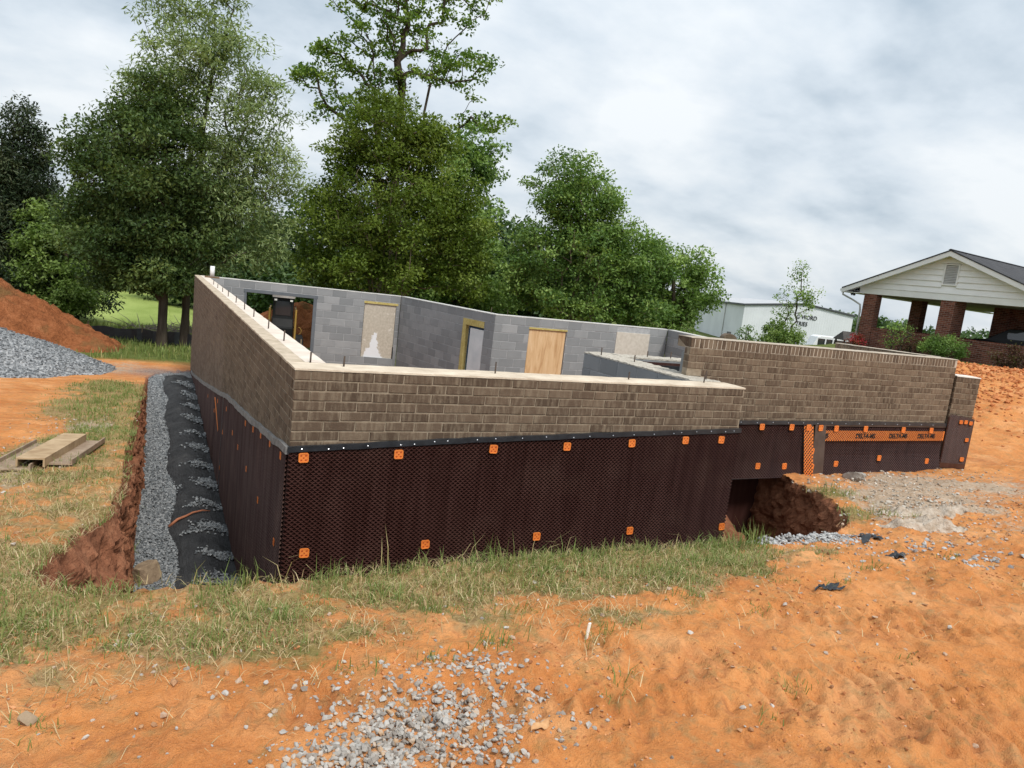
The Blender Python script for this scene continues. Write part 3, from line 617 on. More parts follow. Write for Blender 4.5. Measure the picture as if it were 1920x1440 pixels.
def capstrip(name, parent, u0, u1, y0, y1, z, mat, h=.015, n=30, amp=.004, seed=3):
    r = random.Random(seed); m = MB(); n = max(2, n)
    for i in range(n+1):
        u = u0+(u1-u0)*i/n; a, b = r.uniform(-amp, amp), r.uniform(-amp, amp)
        m.v += [(u, y0-.002+a*.5, z-h), (u, y0+a*.5, z+a*.4), (u, (y0+y1)/2, z+amp*.6+b*.3), (u, y1+b*.5, z+b*.4), (u, y1+b*.5, z-h)]
    for i in range(n):
        b = i*5
        for k in range(4): m.f.append((b+k, b+5+k, b+6+k, b+k+1)); m.m.append(0)
    m.f += [(4,3,2,1,0), tuple(n*5+k for k in range(5))]; m.m += [0, 0]
    return m.build(name, mat, parent)

# --- front wall (nearest)
fw, _ = frame('brick_wall', (0, 0), (FW, 0), 'nearest low brick wall facing the camera, dark dimpled membrane with orange squares below it')
ztf = lambda u: np.interp(u, [0, 1.64, 3.3, 4.72], [.115, .195, .25, .295])
for u, ul, z in courses(FW, TOP-.014, .1, BL, CH, 1):
    if z+CH > ztf(u)-.03: put('brick', BRICKS, fw, u, ul, z, BL)
slab('mortar', fw, .006, FW-.006, -2.2, TOP-.016, .007, .095, M_MORTAR)
slab('block_core', fw, .10, FW-.02, -2.2, TOP-.017, .096, .33, M_BLOCK)
capstrip('concrete_top', fw, .0, FW, -.001, .335, TOP, M_CAP, .015, 40)
membrane('dimpled_membrane', fw, -.012, FW+.01, lambda u: ztf(u)-.02, lambda u: -1.55)
slab('membrane_backing', fw, -.003, FW+.003, -2.2, .10, -.0035, .004, M_MEMB)
strip('termination_strip', fw, [(u, float(ztf(max(0, u)))+.012) for u in np.linspace(-.015, FW+.01, 34)], .044, M_BLACKPL)
screws(fw, [(u, float(ztf(u))-.012+RB.uniform(-.008, .008)) for u in (.09,.3,.42,.62,.9,1.02,1.2,1.32,1.6,1.78,2.05,2.3,2.6,2.78,3.05,3.3,3.55,3.8,3.9,4.1,4.3,4.5,4.62)])
plates(fw, [(.11,.04),(.89,.06),(1.77,.10),(2.54,.12),(3.29,.15),(3.97,.18),(4.46,.185),(.17,-.76),(1.21,-.76),(2.33,-.76),(3.42,-.77),(4.67,-.80)])
rebar(fw, [(.42,.18),(1.81,.19),(3.32,.21),(4.35,.25)])

# --- long left wall
lw, _ = frame('brick_wall', (0, LW), (0, 0), 'long brown brick wall running back along the trench at the left')
ztl_y = lambda y: np.interp(y, [0, .1, .8, 1.4, 2, 2.6, 3.6, 4.8, 6.6, 10, 13.7, 15.2], [.115, .11, .01, -.06, -.13, -.2, -.31, -.43, -.70, -1.18, -1.64, -1.72])
ztl = lambda u: ztl_y(LW-u)
rest = MB(); left_near = []
allb = [(u, ul, z) for u, ul, z in courses(LW-.092, TOP-.014, -1.8, BL, CH, 0) if z+CH > ztl(u)-.04]
allb.sort(key=lambda b: -b[0])
for i, (u, ul, z) in enumerate(allb):
    if i < 300: put('brick', BRICKS, lw, u, ul, z, BL)
    else:
        src = RB.choice(BRICKS); dy = RB.uniform(-.0018, .0018)
        rest.add([(u+v.co.x*ul/BL, v.co.y+dy, z+.005+v.co.z) for v in src.vertices], [tuple(p.vertices) for p in src.polygons][:9])
def far_brick_mat():
    t = NT('brown brick far'); p = t.pos(); pz = t.pos((26, 26, 4))
    vec = t.n('ShaderNodeMapping'); vec.inputs['Scale'].default_value = (1, 1/BL, 1/CH); t.set(vec.inputs[0], t.n('ShaderNodeNewGeometry').outputs['Position'])
    w = t.n('ShaderNodeTexWhiteNoise', noise_dimensions='3D'); fl = t.n('ShaderNodeVectorMath', operation='FLOOR'); t.set(fl.inputs[0], vec.outputs[0]); t.set(w.inputs[0], fl.outputs[0])
    f = t.math('ADD', t.math('MULTIPLY', w.outputs[0], .5), t.math('MULTIPLY', t.noise(p, 9, 4, .6), .5))
    col = t.ramp(f, [(.2, (.105, .072, .052)), (.5, (.140, .099, .073)), (.8, (.185, .138, .102))])
    col = t.mix(t.math('MULTIPLY', t.ramp(t.noise(pz, 1.0, 4, .65), [(.46, 0.), (.68, 1.)]), .5), col, (.255, .205, .155)); t.bsdf(col, .88, None, .2); return t.mat
tag(rest.build('bricks_beyond', far_brick_mat(), lw), kind='stuff')
slab('mortar', lw, .01, LW-.10, -2.2, TOP-.016, .007, .095, M_MORTAR)
slab('block_core', lw, .01, LW-.335, -2.2, TOP-.017, .096, .31, M_BLOCK)
capstrip('brick_top', lw, 0, LW-.337, -.001, .135, TOP, simple('buff brick top', (.36, .30, .22), (.56, .47, .37), 9, .95, .006, 40, .1), .015, 90, .006, 5)
capstrip('concrete_top', lw, 0, LW-.337, .136, .312, TOP+.002, simple('pale concrete top', (.55, .47, .40), (.72, .65, .57), 4, .95, .004, 60, .1), .017, 90, .003, 6)
membrane('dimpled_membrane', lw, 8.5, LW-.0, lambda u: ztl(u)-.02, lambda u: -2.2, .046, .019, -.020, .015, None, M_MEMB_L)
membrane('dimpled_membrane', lw, .5, 8.48, lambda u: ztl(u)-.02, lambda u: -2.2, .082, .033, -.017, .012, None, M_MEMB_L)
slab('membrane_backing', lw, .9, LW-.002, -2.2, -1.62, -.0035, .004, M_MEMB_L)
mm = MB()
for a, b in zip(np.linspace(.9, LW-.004, 40)[:-1], np.linspace(.9, LW-.004, 40)[1:]):
    mm.add([(a, -.0037, -1.63), (b, -.0037, -1.63), (b, -.0037, float(ztl(b))-.03), (a, -.0037, float(ztl(a))-.03)], [(0, 1, 2, 3)])
mm.build('membrane_backing', M_MEMB_L, lw)
strip('termination_strip', lw, [(u, float(ztl(u))+.012) for u in np.linspace(.9, LW+.013, 90)], .06, simple('grey crinkled strip', (.10, .10, .10), (.27, .26, .25), 16, .6, .01, 30, .4), -.026, 0, .007, 2)
plates(lw, [(LW-y, z) for y, z in ((.25,-.02),(.83,-.07),(1.41,-.14),(1.97,-.22),(2.62,-.31),(3.2,-.74),(2.32,-.75),(1.34,-.77),(.29,-.78),(3.86,-.73),(4.79,-.62),(5.15,-1.04),(5.31,-1.62),(6.74,-1.07),(6.2,-.80),(8.2,-1.12))], -.019, .78, .35)
# orange lap tape on the left membrane
m = MB(); m.add([(LW-6.80,-.022,-.86),(LW-5.9,-.022,-1.22),(LW-5.84,-.022,-1.17),(LW-6.6,-.022,-.82)], [(0,1,2,3)]); m.build('lap_tape', M_ORANGE, lw)
slab('membrane_seam', lw, LW-5.36, LW-5.27, -2.05, -.55, -.021, -.0145, M_BLACKPL)
rebar(lw, [(LW-y, .18) for y in (.33,1.69,2.77,4.1,5.15,6.35,7.65,8.78,9.95,11.09)], TOP, .10)

# --- garage side wall and house wall behind the porch
sw, sl = frame('block_wall', (4.30, 2.60), (4.30, .335), 'low grey block wall with rough mortar top running back from the near brick corner')
for u, ul, z in courses(sl, TOP-.016, -.2, .406, .203, 0): put('block', BLOCKS, sw, u, ul, z, .406)
slab('mortar', sw, .004, sl, -2.2, TOP-.018, .006, .41, M_BMORTAR)
capstrip('mortar_top', sw, 0, sl, 0, .42, TOP, M_ROUGHCAP, .018, 60, .012, 8)
rebar(sw, [(2.6-2.27,.06),(2.6-1.69,.18),(2.6-.46,.27)])
xw, xl = frame('block_wall', (4.725, 2.30), (9.3, 2.30), 'short block wall with black membrane strip, down in the gap behind the porch wall')
slab('block_core', xw, 0, xl, -2.2, TOP-.02, 0, .3, M_BLOCK)
capstrip('mortar_top', xw, 0, xl, 0, .3, TOP, M_ROUGHCAP, .022, 70, .012, 9)
slab('membrane_backing', xw, 0, xl, -2.2, .70, -.006, -.001, M_MEMB)
membrane('dimpled_membrane', xw, 0.0, xl, lambda u: .60, lambda u: -.4, .041, .0165, -.02)
strip('termination_strip', xw, [(u, .66) for u in np.linspace(0, xl, 30)], .07, M_BLACKPL, -.034, -.006)
rebar(xw, [(.5,.1),(.93,.12)])

# --- porch wall (right), taller, rowlock course on top
rx0, rx1, ry = 4.50, 9.56, .72
rw, rl = frame('brick_wall', (rx0, ry), (rx1, ry), 'taller brick porch wall at the right with orange printed band on its membrane')
PZ = 1.195
k = 0; u = .0335
while u < rl-.02:
    o = link('rowlock_brick', RB.choice(ROWLOCK), None, rw, (u, RB.uniform(-.002, .002), PZ-.11+RB.uniform(-.002, .001)), (0, RB.uniform(-.02, .02), RB.uniform(-.01, .01))); u += .0677
ztr = .232
for u, ul, z in courses(rl, PZ-.115, .18, BL, CH, 0):
    lim = FW+.006-rx0
    if z < TOP+.01:
        a, b = u-ul/2, u+ul/2
        if b < lim+.03: continue
        if a < lim: a = lim; u, ul = (a+b)/2, b-a
    put('brick', BRICKS, rw, u, ul, z, BL)
slab('mortar', rw, .006, rl-.006, TOP+.004, PZ-.118, .007, .092, M_MORTAR); slab('mortar', rw, .006, rl-.006, PZ-.117, PZ-.010, .005, .092, simple('pale mortar top', (.34, .29, .23), (.50, .44, .36), 12, .95, .006, 50, .1)); slab('mortar', rw, FW+.004-rx0, rl-.006, -.5, TOP+.004, .007, .092, M_MORTAR)
slab('mortar_bed', rw, .006, rl-.006, PZ-.122, PZ-.006, .093, .228, M_MORTAR)
capstrip('mortar_top', rw, 0, rl, .0, .236, PZ+.004, simple('pale mortar top', (.34, .29, .23), (.50, .44, .36), 12, .95, .006, 50, .1), .007, 70, .003, 12)
slab('block_core', rw, .14, rl-.06, TOP+.014, 1.00, .10, .29, M_BLOCK); slab('block_core', rw, FW+.004-rx0, rl-.06, -.55, TOP+.014, .096, .29, M_BLOCK)
def rflare(u, z): return np.clip(-.20-z, 0, 1)*.20*(u > 2.45) + np.clip(-.28-z, 0, 1)*.14*(u <= 2.45)
membrane('dimpled_membrane', rw, FW+.004-rx0, 2.20, lambda u: ztr-.03, lambda u: -.49, .046, .019, -.024, .020, rflare)
membrane('dimpled_membrane', rw, 2.42, rl, lambda u: ztr-.05, lambda u: -.50, .046, .019, -.024, .020, rflare)
m = MB()
for (a, b) in ((FW+.004-rx0, 2.2), (2.42, rl)):
    for z0, z1 in zip(np.linspace(-.50, ztr, 9)[:-1], np.linspace(-.50, ztr, 9)[1:]):
        f = lambda z: -.003-float(rflare(np.array(b), np.array(z))); m.add([(a, f(z0), z0), (b, f(z0), z0), (b, f(z1), z1), (a, f(z1), z1)], [(0, 1, 2, 3)])
m.build('membrane_backing', M_MEMB, rw)
m = MB(); m.add([(2.26,-.028,ztr),(2.46,-.028,ztr),(2.52,-.075,-.52),(2.30,-.06,-.52)], [(0,1,2,3)]); m.add([(2.40,-.027,ztr-.01),(rl,-.027,ztr-.01),(rl,-.027,ztr-.05),(2.40,-.027,ztr-.05)], [(0,1,2,3)])
m.build('flat_membrane_flap', simple('smooth brown membrane', (.055, .036, .028), (.085, .058, .046), 5, .45, .004, 14, .5), rw)
strip('termination_strip', rw, [(u, ztr+.012-.006*math.sin(u*1.3)) for u in np.linspace(FW+.006-rx0, rl, 40)], .044, M_BLACKPL, -.034, 0, .003, 4)
screws(rw, [(u, ztr-.012+RB.uniform(-.006, .006)) for u in np.arange(.4, rl-.1, .27)], -.037)
plates(rw, [(x-rx0, z) for x, z in ((5.8,.165),(6.32,.165),(5.84,-.34),(6.31,-.35))], -.032)
plates(rw, [(x-rx0, z) for x, z in ((6.62,.165),(6.85,.16),(6.76,-.15),(7.15,.155),(7.74,.155),(8.55,.145),(9.19,.14))], -.040)
plates(rw, [(6.78-rx0,-.36)], -.062); plates(rw, [(x-rx0, z) for x, z in ((7.26,-.33),(8.13,-.26),(9.22,-.32))], -.046)
# orange printed bands of the membrane
def band(name, u0, u1, z0, z1, y, a, b, shear=0.0, seed=0):
    r = random.Random(seed); m = MB(); j = 0; z = z1
    m.add([(u0, y, z1), (u1, y, z1), (u1+shear, y+(-.05 if shear else 0), z0), (u0+shear, y+(-.05 if shear else 0), z0)], [(0, 3, 2, 1)])
    while z > z0:
        u = u0+(a/2 if j % 2 else 0); t = (z1-z)/(z1-z0); sh = shear*t; yy = y-.003-(.05*t if shear else 0)
        while u < u1-a*.3:
            s1, s2 = a*.34, b*.66
            m.add([(u+sh-s1, yy, z), (u+sh, yy, z-s2), (u+sh+s1, yy, z), (u+sh, yy, z+s2)], [(0, 1, 2, 3)], 1); u += a
        z -= b; j += 1
    return m.build(name, [M_ORANGE, M_MEMB], rw)
band('orange_band', 2.36, rl-.02, -.018, .125, -.0315, .046, .019)
band('orange_band', 2.05, 2.22, -.49, ztr-.05, -.0315, .050, .024, .10)
def text_mesh(name, fc, parent, loc, sx):
    tmp = bpy.data.objects.new('tmp', fc); COL.objects.link(tmp); bpy.context.view_layer.update()
    me = bpy.data.meshes.new_from_object(tmp.evaluated_get(bpy.context.evaluated_depsgraph_get())); bpy.data.objects.remove(tmp); me.name = name
    if len(me.materials) == 0: me.materials.append(M_INK)
    o = link(name, me, None, parent, loc, (math.pi/2, 0, 0)); o.scale = (sx, 1, 1); return o
M_INK = simple('black ink', (.012, .01, .01), (.02, .018, .018), 8, .6)
for u in (2.40, 3.08, 3.78, 4.42):
    fc = bpy.data.curves.new('band_lettering', 'FONT'); fc.body = 'DELTA-MS' if u > 2.5 else '-MS'; fc.size = .092; fc.offset = .0026; fc.extrude = .0008; fc.materials.append(M_INK)
    text_mesh('band_lettering', fc, rw, (u, -.0360, .022), .95)
# deep wall under the porch in the hole
slab('lower_membrane', rw, FW+.01-rx0, 2.35, -2.2, -.30, .34, .38, M_MEMB)
rebar(rw, [], PZ)

# --- porch end pier, and porch return wall behind
pr, pl_ = frame('brick_pier', (9.57, .695), (9.57+.40*.949, .695-.40*.316), 'short lower brick pier at the right end of the porch wall', 'brick pier')
for u, ul, z in courses(pl_, .955, .34, BL*.8, CH, 1):
    if z+CH > .33: put('brick', BRICKS, pr, u, ul, z, BL)
slab('mortar', pr, .005, pl_-.005, -.5, .95, .007, .09, M_MORTAR); slab('block_core', pr, .02, pl_-.01, -.5, .949, .091, .30, M_BLOCK)
capstrip('concrete_top', pr, 0, pl_, -.002, .30, .967, simple('white mortar top', (.6, .56, .5), (.74, .7, .64), 8, .95), .014, 8, .003, 14)
membrane('dimpled_membrane', pr, -.01, pl_+.02, lambda u: .395-.11*u, lambda u: -.34, .03, .012, -.03, .006)
slab('membrane_backing', pr, -.012, pl_+.02, -.42, .345, -.024, -.002, M_MEMB)
for u, z, s in ((.19,.29,.7),(.27,.295,.7),(.355,.285,.7),(.345,.03,.7),(.33,-.27,.8)):
    link('fastener_plate', PLATE, None, pr, (u, -.033, z)).scale = (s, 1, s)
pw, pwl = frame('brick_wall', (8.80, 2.25), (9.50, .965), 'far return of the porch wall, only its top brick row showing above the near wall')
u = .0335
while u < pwl-.03:
    link('rowlock_brick', RB.choice(ROWLOCK), None, pw, (u, RB.uniform(-.002, .002), PZ-.11), (0, RB.uniform(-.02, .02), 0)); u += .0677
for u, ul, z in courses(pwl, PZ-.115, .8, BL, CH, 0): put('brick', BRICKS, pw, u, ul, z, BL)
slab('mortar', pw, .006, pwl-.006, -.5, PZ-.012, .007, .228, M_MORTAR)
capstrip('mortar_top', pw, 0, pwl, 0, .236, PZ+.004, simple('pale mortar top', (.46, .40, .33)), .007, 30, .003, 15)

# --- rear block walls seen from inside
def block_wall(a, b, label, zvis, holes, start=0, ztop=TOP, th=.20):
    o, l = frame('block_wall', a, b, label)
    for u, ul, z in courses(l, ztop-.012, zvis, .406, .203, start):
        segs = [(u-ul/2, u+ul/2)]
        for h in holes:
            if z+.19 > h[2]+.01 and z < h[3]-.02:
                ns = []
                for s0, s1 in segs:
                    if s1 <= h[0] or s0 >= h[1]: ns.append((s0, s1))
                    else:
                        if s0 < h[0]-.04: ns.append((s0, h[0]))
                        if s1 > h[1]+.04: ns.append((h[1], s1))
                segs = ns
        for s0, s1 in segs: put('block', BLOCKS, o, (s0+s1)/2, s1-s0, z, .406)
    slab('mortar', o, .002, l-.002, -2.2, ztop-.014, .006, th, M_BMORTAR, holes)
    capstrip('concrete_top', o, 0, l, -.002, th+.004, ztop, simple('light concrete edge', (.46, .46, .44), (.62, .61, .58), 6, .9), .02, 24, .003, 20)
    return o, l
A, Al = block_wall((.315, 15.17), (5.42, 14.3), 'grey block wall at the back left with garage opening and one boarded window', -1.5, [(.96, 2.84, -2.2, .517), (4.16, 5.07, -1.11, .517)])
m = MB(); m.box(.93, 2.87, -.012, .19, .43, .512); m.build('steel_lintel', M_LINTEL, A, False, .003); m = MB(); m.box(2.76, 2.85, -.010, .19, -2.2, .428); m.build('door_jamb', M_LINTEL, A, False, .003)
m = MB(); m.box(.95, 1.0, -.010, .19, -2.2, .428); m.build('door_jamb', M_LINTEL, A, False, .003)
def osb_stain():
    t = NT('board with white plaster'); p = t.obj()
    col = t.ramp(t.noise(p, 16, 5, .65), [(.3, (.38, .34, .27)), (.7, (.55, .50, .42))]); col = t.mix(t.ramp(t.noise(p, 5, 3, .6), [(.62, 0.), (.66, .7)]), col, (.66, .62, .55))
    sx = t.n('ShaderNodeSeparateXYZ'); t.set(sx.inputs[0], p)
    w = t.math('ADD', t.math('MULTIPLY', sx.outputs[2], -.40), t.math('MULTIPLY', t.noise(p, 5, 5, .7), .55))
    dx = t.math('ABSOLUTE', t.math('ADD', sx.outputs[0], .10)); s = t.math('SUBTRACT', t.math('SUBTRACT', w, .30), dx)
    t.bsdf(t.mix(t.ramp(s, [(.0, 0.), (.03, 1.)]), col, (.72, .74, .76)), .9, None, .2); return t.mat
def board(parent, u0, u1, z0, z1, mat, y=.045, name='window_board'):
    m = MB(); w, h = u1-u0, z1-z0; m.box(-w/2, w/2, 0, .018, -h/2, h/2); return m.build(name, mat, parent, False, .003, ((u0+u1)/2, y, (z0+z1)/2))
board(A, 4.17, 5.06, -1.10, .45, osb_stain(), .03); m = MB(); m.box(4.15, 5.12, -.004, .05, .45, .512); m.build('lumber_header', M_PINE, A, False, .003)
m = MB(); m.box(5.055, 5.085, .0, .05, -1.1, -.75); m.build('black_clip', M_BLACKPL, A)
B_, Bl = block_wall((5.425, 14.29), (6.2, 9.505), 'grey block wall with a narrow white door in yellow lumber frame', -1.3, [(3.45, 4.42, -2.2, .517)], 1)
m = MB(); m.box(3.46, 4.40, -.006, .10, .36, .512); m.build('lumber_header', M_PINE, B_, False, .003); m = MB(); m.box(3.46, 3.60, -.006, .10, -2.2, .359); m.build('lumber_jamb', M_PINE, B_, False, .003)
m = MB(); m.box(3.76, 4.38, .04, .09, -2.2, .30); m.build('door_panel', M_PANEL, B_, False, .004); m = MB(); m.box(3.60, 4.40, .11, .13, -2.2, .36); m.build('door_backing', simple('blue wrap', (.03, .07, .13), (.05, .10, .17), 4, .6), B_)
C_, Cl = block_wall((6.205, 9.50), (11.4, 9.60), 'grey block wall with a tan plywood door board and a pale window board', -1.1, [(.94, 2.02, -2.2, .517), (3.54, 4.60, -.02, .558)], 0)
board(C_, .96, 2.0, -1.6, .47, M_PLY, .03, 'door_board'); m = MB(); m.box(.93, 2.03, -.004, .05, .47, .512); m.build('lumber_header', M_PINE, C_, False, .003)
m = MB(); m.box(3.53, 4.61, -.012, .006, -.02, .575); m.build('window_board', simple('pale board', (.47, .43, .36), (.60, .56, .49), 12, .9, .002, 50), C_, False, .003)
D_, Dl = block_wall((11.4, 9.59), (10.85, 7.0), 'far right block wall end showing behind the porch brickwork corner', -.4, [], 1)
rebar(B_, [(4.5,.1)], TOP, .12); rebar(C_, [(.35,.1),(2.75,.1),(4.9,.1)], TOP, .12)
# pipe on the far left corner
vp = empty('vent_pipe', (.37, 14.35, TOP)); tag(vp, 'white plastic pipe standing on the far left wall corner', 'pipe')
MB().tube([(0,0,.02),(0,0,.30)], .055, 14).build('pipe', M_PVC, vp, True); m = MB(); m.box(-.17, .17, -.12, .12, -.0, .035); m.build('base_board', simple('base board', (.16, .10, .06)), vp)
# ------------------------------------------------------------------ things in and beside the trench
def fabric():
    ys = np.arange(1.0, 13.5, .035); us = np.linspace(0, 1, 26); U, Y = np.meshgrid(us, ys)
    edge = -.66 - .05*(fbm(Y*1.6, 0*Y, 101, 3)-.5)*2 - .04*np.sin(Y*2.1); edge = edge - .10*np.exp(-((Y-2.2)/.5)**2)+.06*np.exp(-((Y-3.3)/.4)**2)
    X = edge + (-.022-edge)*U
    Z = floor_z(X, Y) + .035 + .075*np.sin(np.clip(U*1.1, 0, 1)*math.pi)**1.1 + .045*(fbm(X*3.5, Y*1.1, 103, 4)-.5)
    Z = Z + .14*(np.abs(fbm(X*2+Y*.3, Y*3.1+X*1.2, 105, 4)-.5))*np.sin(U*math.pi) + .03*np.sin(Y*9+3*fbm(X*3, Y*2, 108, 2)*4+X*5)*np.exp(-((U-.55)/.35)**2)*(fbm(Y*1.2, X*2, 109, 2))
    Z[:, 0] -= .03
    ny_, nx_ = X.shape; id_ = np.arange(nx_*ny_).reshape(ny_, nx_); Fq = np.stack([id_[:-1,:-1], id_[:-1,1:], id_[1:,1:], id_[1:,:-1]], -1).reshape(-1, 4)
    t = NT('black geotextile'); p = t.pos(); a = t.noise(p, 3.2, 5, .6); b = t.noise(t.pos((6, 1.4, 3)), 3.0, 5, .65)
    col = t.ramp(a, [(.3, (.020, .021, .023)), (.62, (.045, .046, .048)), (.8, (.085, .082, .078))])
    t.bsdf(col, .75, t.bump(b, .05, .9), .25)
    me = fast_mesh('filter_fabric', np.stack([X, Y, Z], -1).reshape(-1, 3), [(Fq, 0)], [t.mat], True)
    o = link('filter_fabric', me); tag(o, 'black drainage fabric laid wrinkled along the wall base in the trench', 'fabric')
    return X, Y, Z
FX, FY, FZ = fabric()
def fabric_z(x, y):
    j = np.clip(((y-1.0)/.035).astype(int), 0, FX.shape[0]-1); e0 = FX[j, 0]; u = np.clip((x-e0)/(-.022-e0), 0, 1); return FZ[j, np.clip((u*25).astype(int), 0, 25)]
r_ = np.random.default_rng(55); P = []; S = []
for (cy, cx, sx, sy, n) in ((1.75,-.17,.10,.07,260),(2.25,-.20,.11,.07,300),(2.95,-.20,.11,.055,240),(3.75,-.17,.10,.07,300),(3.62,-.42,.09,.03,70),(4.55,-.17,.10,.06,240),(4.5,-.38,.06,.03,40),(5.45,-.16,.08,.11,260),(5.35,-.62,.04,.07,80),(6.3,-.18,.11,.08,220),(7.3,-.2,.11,.06,150),(8.15,-.18,.13,.06,140),(9.2,-.17,.09,.12,180),(10.3,-.15,.09,.12,160),(11.3,-.15,.09,.14,160),(12.4,-.17,.11,.16,180)):
    x = np.clip(cx+r_.normal(0, sx, n), -.9, -.035); y = cy+r_.normal(0, sy, n); P.append(np.stack([x, y, fabric_z(x, y)+.010+.02*r_.random(n)], -1)); S.append(r_.uniform(.022, .042, n)*(1+.06*np.clip(y-2, 0, 12)))
me = stones('gravel_on_fabric', np.concatenate(P), np.concatenate(S), M_STONE_B, 56, True); tag(link('gravel_on_fabric', me), 'small heaps of gravel weighing down the black fabric', 'gravel', kind='stuff')
# orange root / strap over the fabric
pts = [(-.70,4.02),(-.6,4.04),(-.5,4.12),(-.42,4.22),(-.3,4.24),(-.2,4.28)]
m = MB(); m.tube([(x, y, float(fabric_z(np.array([x]), np.array([y]))[0])+.03+.01*math.sin(i*2)) for i, (x, y) in enumerate(pts)], [.022,.018,.016,.014,.012,.006], 7)
tag(m.build('clay_root', simple('orange root', (.30, .11, .06), (.42, .17, .09), 20, .9), None, True), 'orange clay coated root lying across the black fabric', 'root')
def rock(name, label, loc, size, mat, seed, cat='rock', scale=(1, 1, 1), parent=None):
    import bmesh
    bm = bmesh.new(); bmesh.ops.create_icosphere(bm, subdivisions=3, radius=.5)
    for v in bm.verts:
        c = v.co; n_ = float(fbm(np.array(c.x*2.2+c.z*1.3+seed), np.array(c.y*2.2-c.z*1.7+seed), seed, 4)); v.co = c*(.62+.75*n_)
        for ax in range(3): v.co[ax] = max(-.34-.06*((seed*7+ax) % 3), min(.36, v.co[ax]))
    me = bpy.data.meshes.new(name); bm.to_mesh(me); bm.free(); me.materials.append(mat); o = link(name, me, None, parent, loc); o.scale = [size*s for s in scale]; o.rotation_euler = (.1*seed % .5, .17*seed % .4, seed*1.3); 
    if label: tag(o, label, cat)
    return o
M_ROCK = simple('brown rock', (.20, .14, .09), (.36, .27, .18), 14, .9, .01, 30, .2)
rock('rock', 'brown angular rock leaning on the trench bank beside the gravel', (-.95, 2.55, float(floor_z(-.95, 2.55))+.10), .34, M_ROCK, 3, 'rock', (1, .8, .9))
M_CONC = simple('broken concrete', (.32, .24, .17), (.56, .49, .41), 14, .95, .03, 30, .1)
def crust(label, cx, cy, w, d, h, rz, seed):
    n = 46; a = np.linspace(-.62, .62, n); U, V_ = np.meshgrid(a, a); c_, s_ = math.cos(rz), math.sin(rz); X = cx+(U*w*c_-V_*d*s_); Y = cy+(U*w*s_+V_*d*c_)
    pr = np.clip(.5-np.sqrt(U*U+V_*V_)+.42*(fbm(X*6+seed, Y*6, seed, 4)-.5), 0, 1); Z = gs(X, Y)-.03+np.where(pr > 0, .03, 0)+h*np.minimum(pr*4, 1)*(.1+1.4*fbm(X*11, Y*11, seed+2, 4)**1.5)
    id_ = np.arange(n*n).reshape(n, n); Fq = np.stack([id_[:-1,:-1], id_[:-1,1:], id_[1:,1:], id_[1:,:-1]], -1).reshape(-1, 4)
    tag(link('concrete_crust', fast_mesh('concrete_crust', np.stack([X, Y, Z], -1).reshape(-1, 3), [(Fq, 0)], [M_CONC], True)), label, 'rubble')
crust('pale crumbling slab of dumped concrete on the clay at the right', 5.25, -1.85, .85, .30, .11, -.35, 31)
crust('long thin pale crust of concrete behind the crumbling slab', 6.0, -1.35, 1.2, .34, .08, -.3, 37)
rock('concrete_lump', 'grey mortar lump against the foot of the porch membrane', (7.15,.30, float(gz(7.15,.30))+.03), .26, simple('grey mortar lump', (.24, .22, .2), (.42, .39, .35), 9, .95, .02, 20, .1), 11, 'rubble', (1.4, .7, .6))
rock('clod', 'lone brown stone lying in the clay at the far right', (5.35,-3.0, float(gz(5.35,-3.0))+.02), .13, M_ROCK, 12, 'stone', (1.2, .8, .6))
rock('clod', 'brown clod on the clay at the lower left', (-1.33,-2.93, float(gz(-1.33,-2.93))+.01), .06, M_ROCK, 14, 'stone', (1.2, .9, .6))
# black plastic scraps
def scrap(label, x, y, w, d, seed):
    r = random.Random(seed); m = MB(); n = 9
    for i in range(n):
        for j in range(n):
            a, b = (i/(n-1)-.5), (j/(n-1)-.5); rr = 1+.25*math.sin(5*math.atan2(b, a)+seed)
            px, py = x+a*w*rr, y+b*d*rr; m.v.append((px, py, float(gz(px, py))+.008+abs(r.gauss(0, .018))*(1-abs(a)*1.2)))
    for i in range(n-1):
        for j in range(n-1): m.f.append((i*n+j, (i+1)*n+j, (i+1)*n+j+1, i*n+j+1)); m.m.append(0)
    tag(m.build('plastic_scrap', M_BLACKPL, None, True), label, 'plastic scrap')
scrap('crumpled black plastic scrap on clay right of the gravel heap', 4.05, -2.42, .13, .08, 3)
scrap('flat torn black fabric piece at the edge of the grass', 2.85, -2.78, .20, .06, 5)
scrap('dark torn fabric bundle on the right rim of the hole', 4.30, -1.98, .22, .14, 7)
st = MB(); st.box(-.009, .009, -.004, .004, -.03, .085); tag(st.build('marker_stake', simple('white paint', (.8, .78, .7), (.86, .84, .78), 8, .6), None, False, .0015, (.94, -2.93, float(gz(.94, -2.93))), (.05, .08, .3)), 'small white marker stake standing in the sparse grass', 'stake')
m = MB(); n = 7
for i in range(n):
    for j in range(n):
        a, b = i/(n-1)-.5, j/(n-1)-.5; w_ = .036*math.sqrt(max(.02, 1-(2*a)**2)); x_, y_ = .34+a*.085-b*w_*.5, -3.54+b*w_+a*.02; m.v.append((x_, y_, float(gz(x_, y_))+.006+.012*(2*b)**2+.008*a))
m.f = [(i*n+j, (i+1)*n+j, (i+1)*n+j+1, i*n+j+1) for i in range(n-1) for j in range(n-1)]; m.m = [0]*len(m.f)
tag(m.build('dry_leaf', simple('dry leaf', (.40, .2, .085), (.56, .33, .16), 40, .8), None, True), 'curled dry brown leaf beside the foreground gravel', 'leaf')
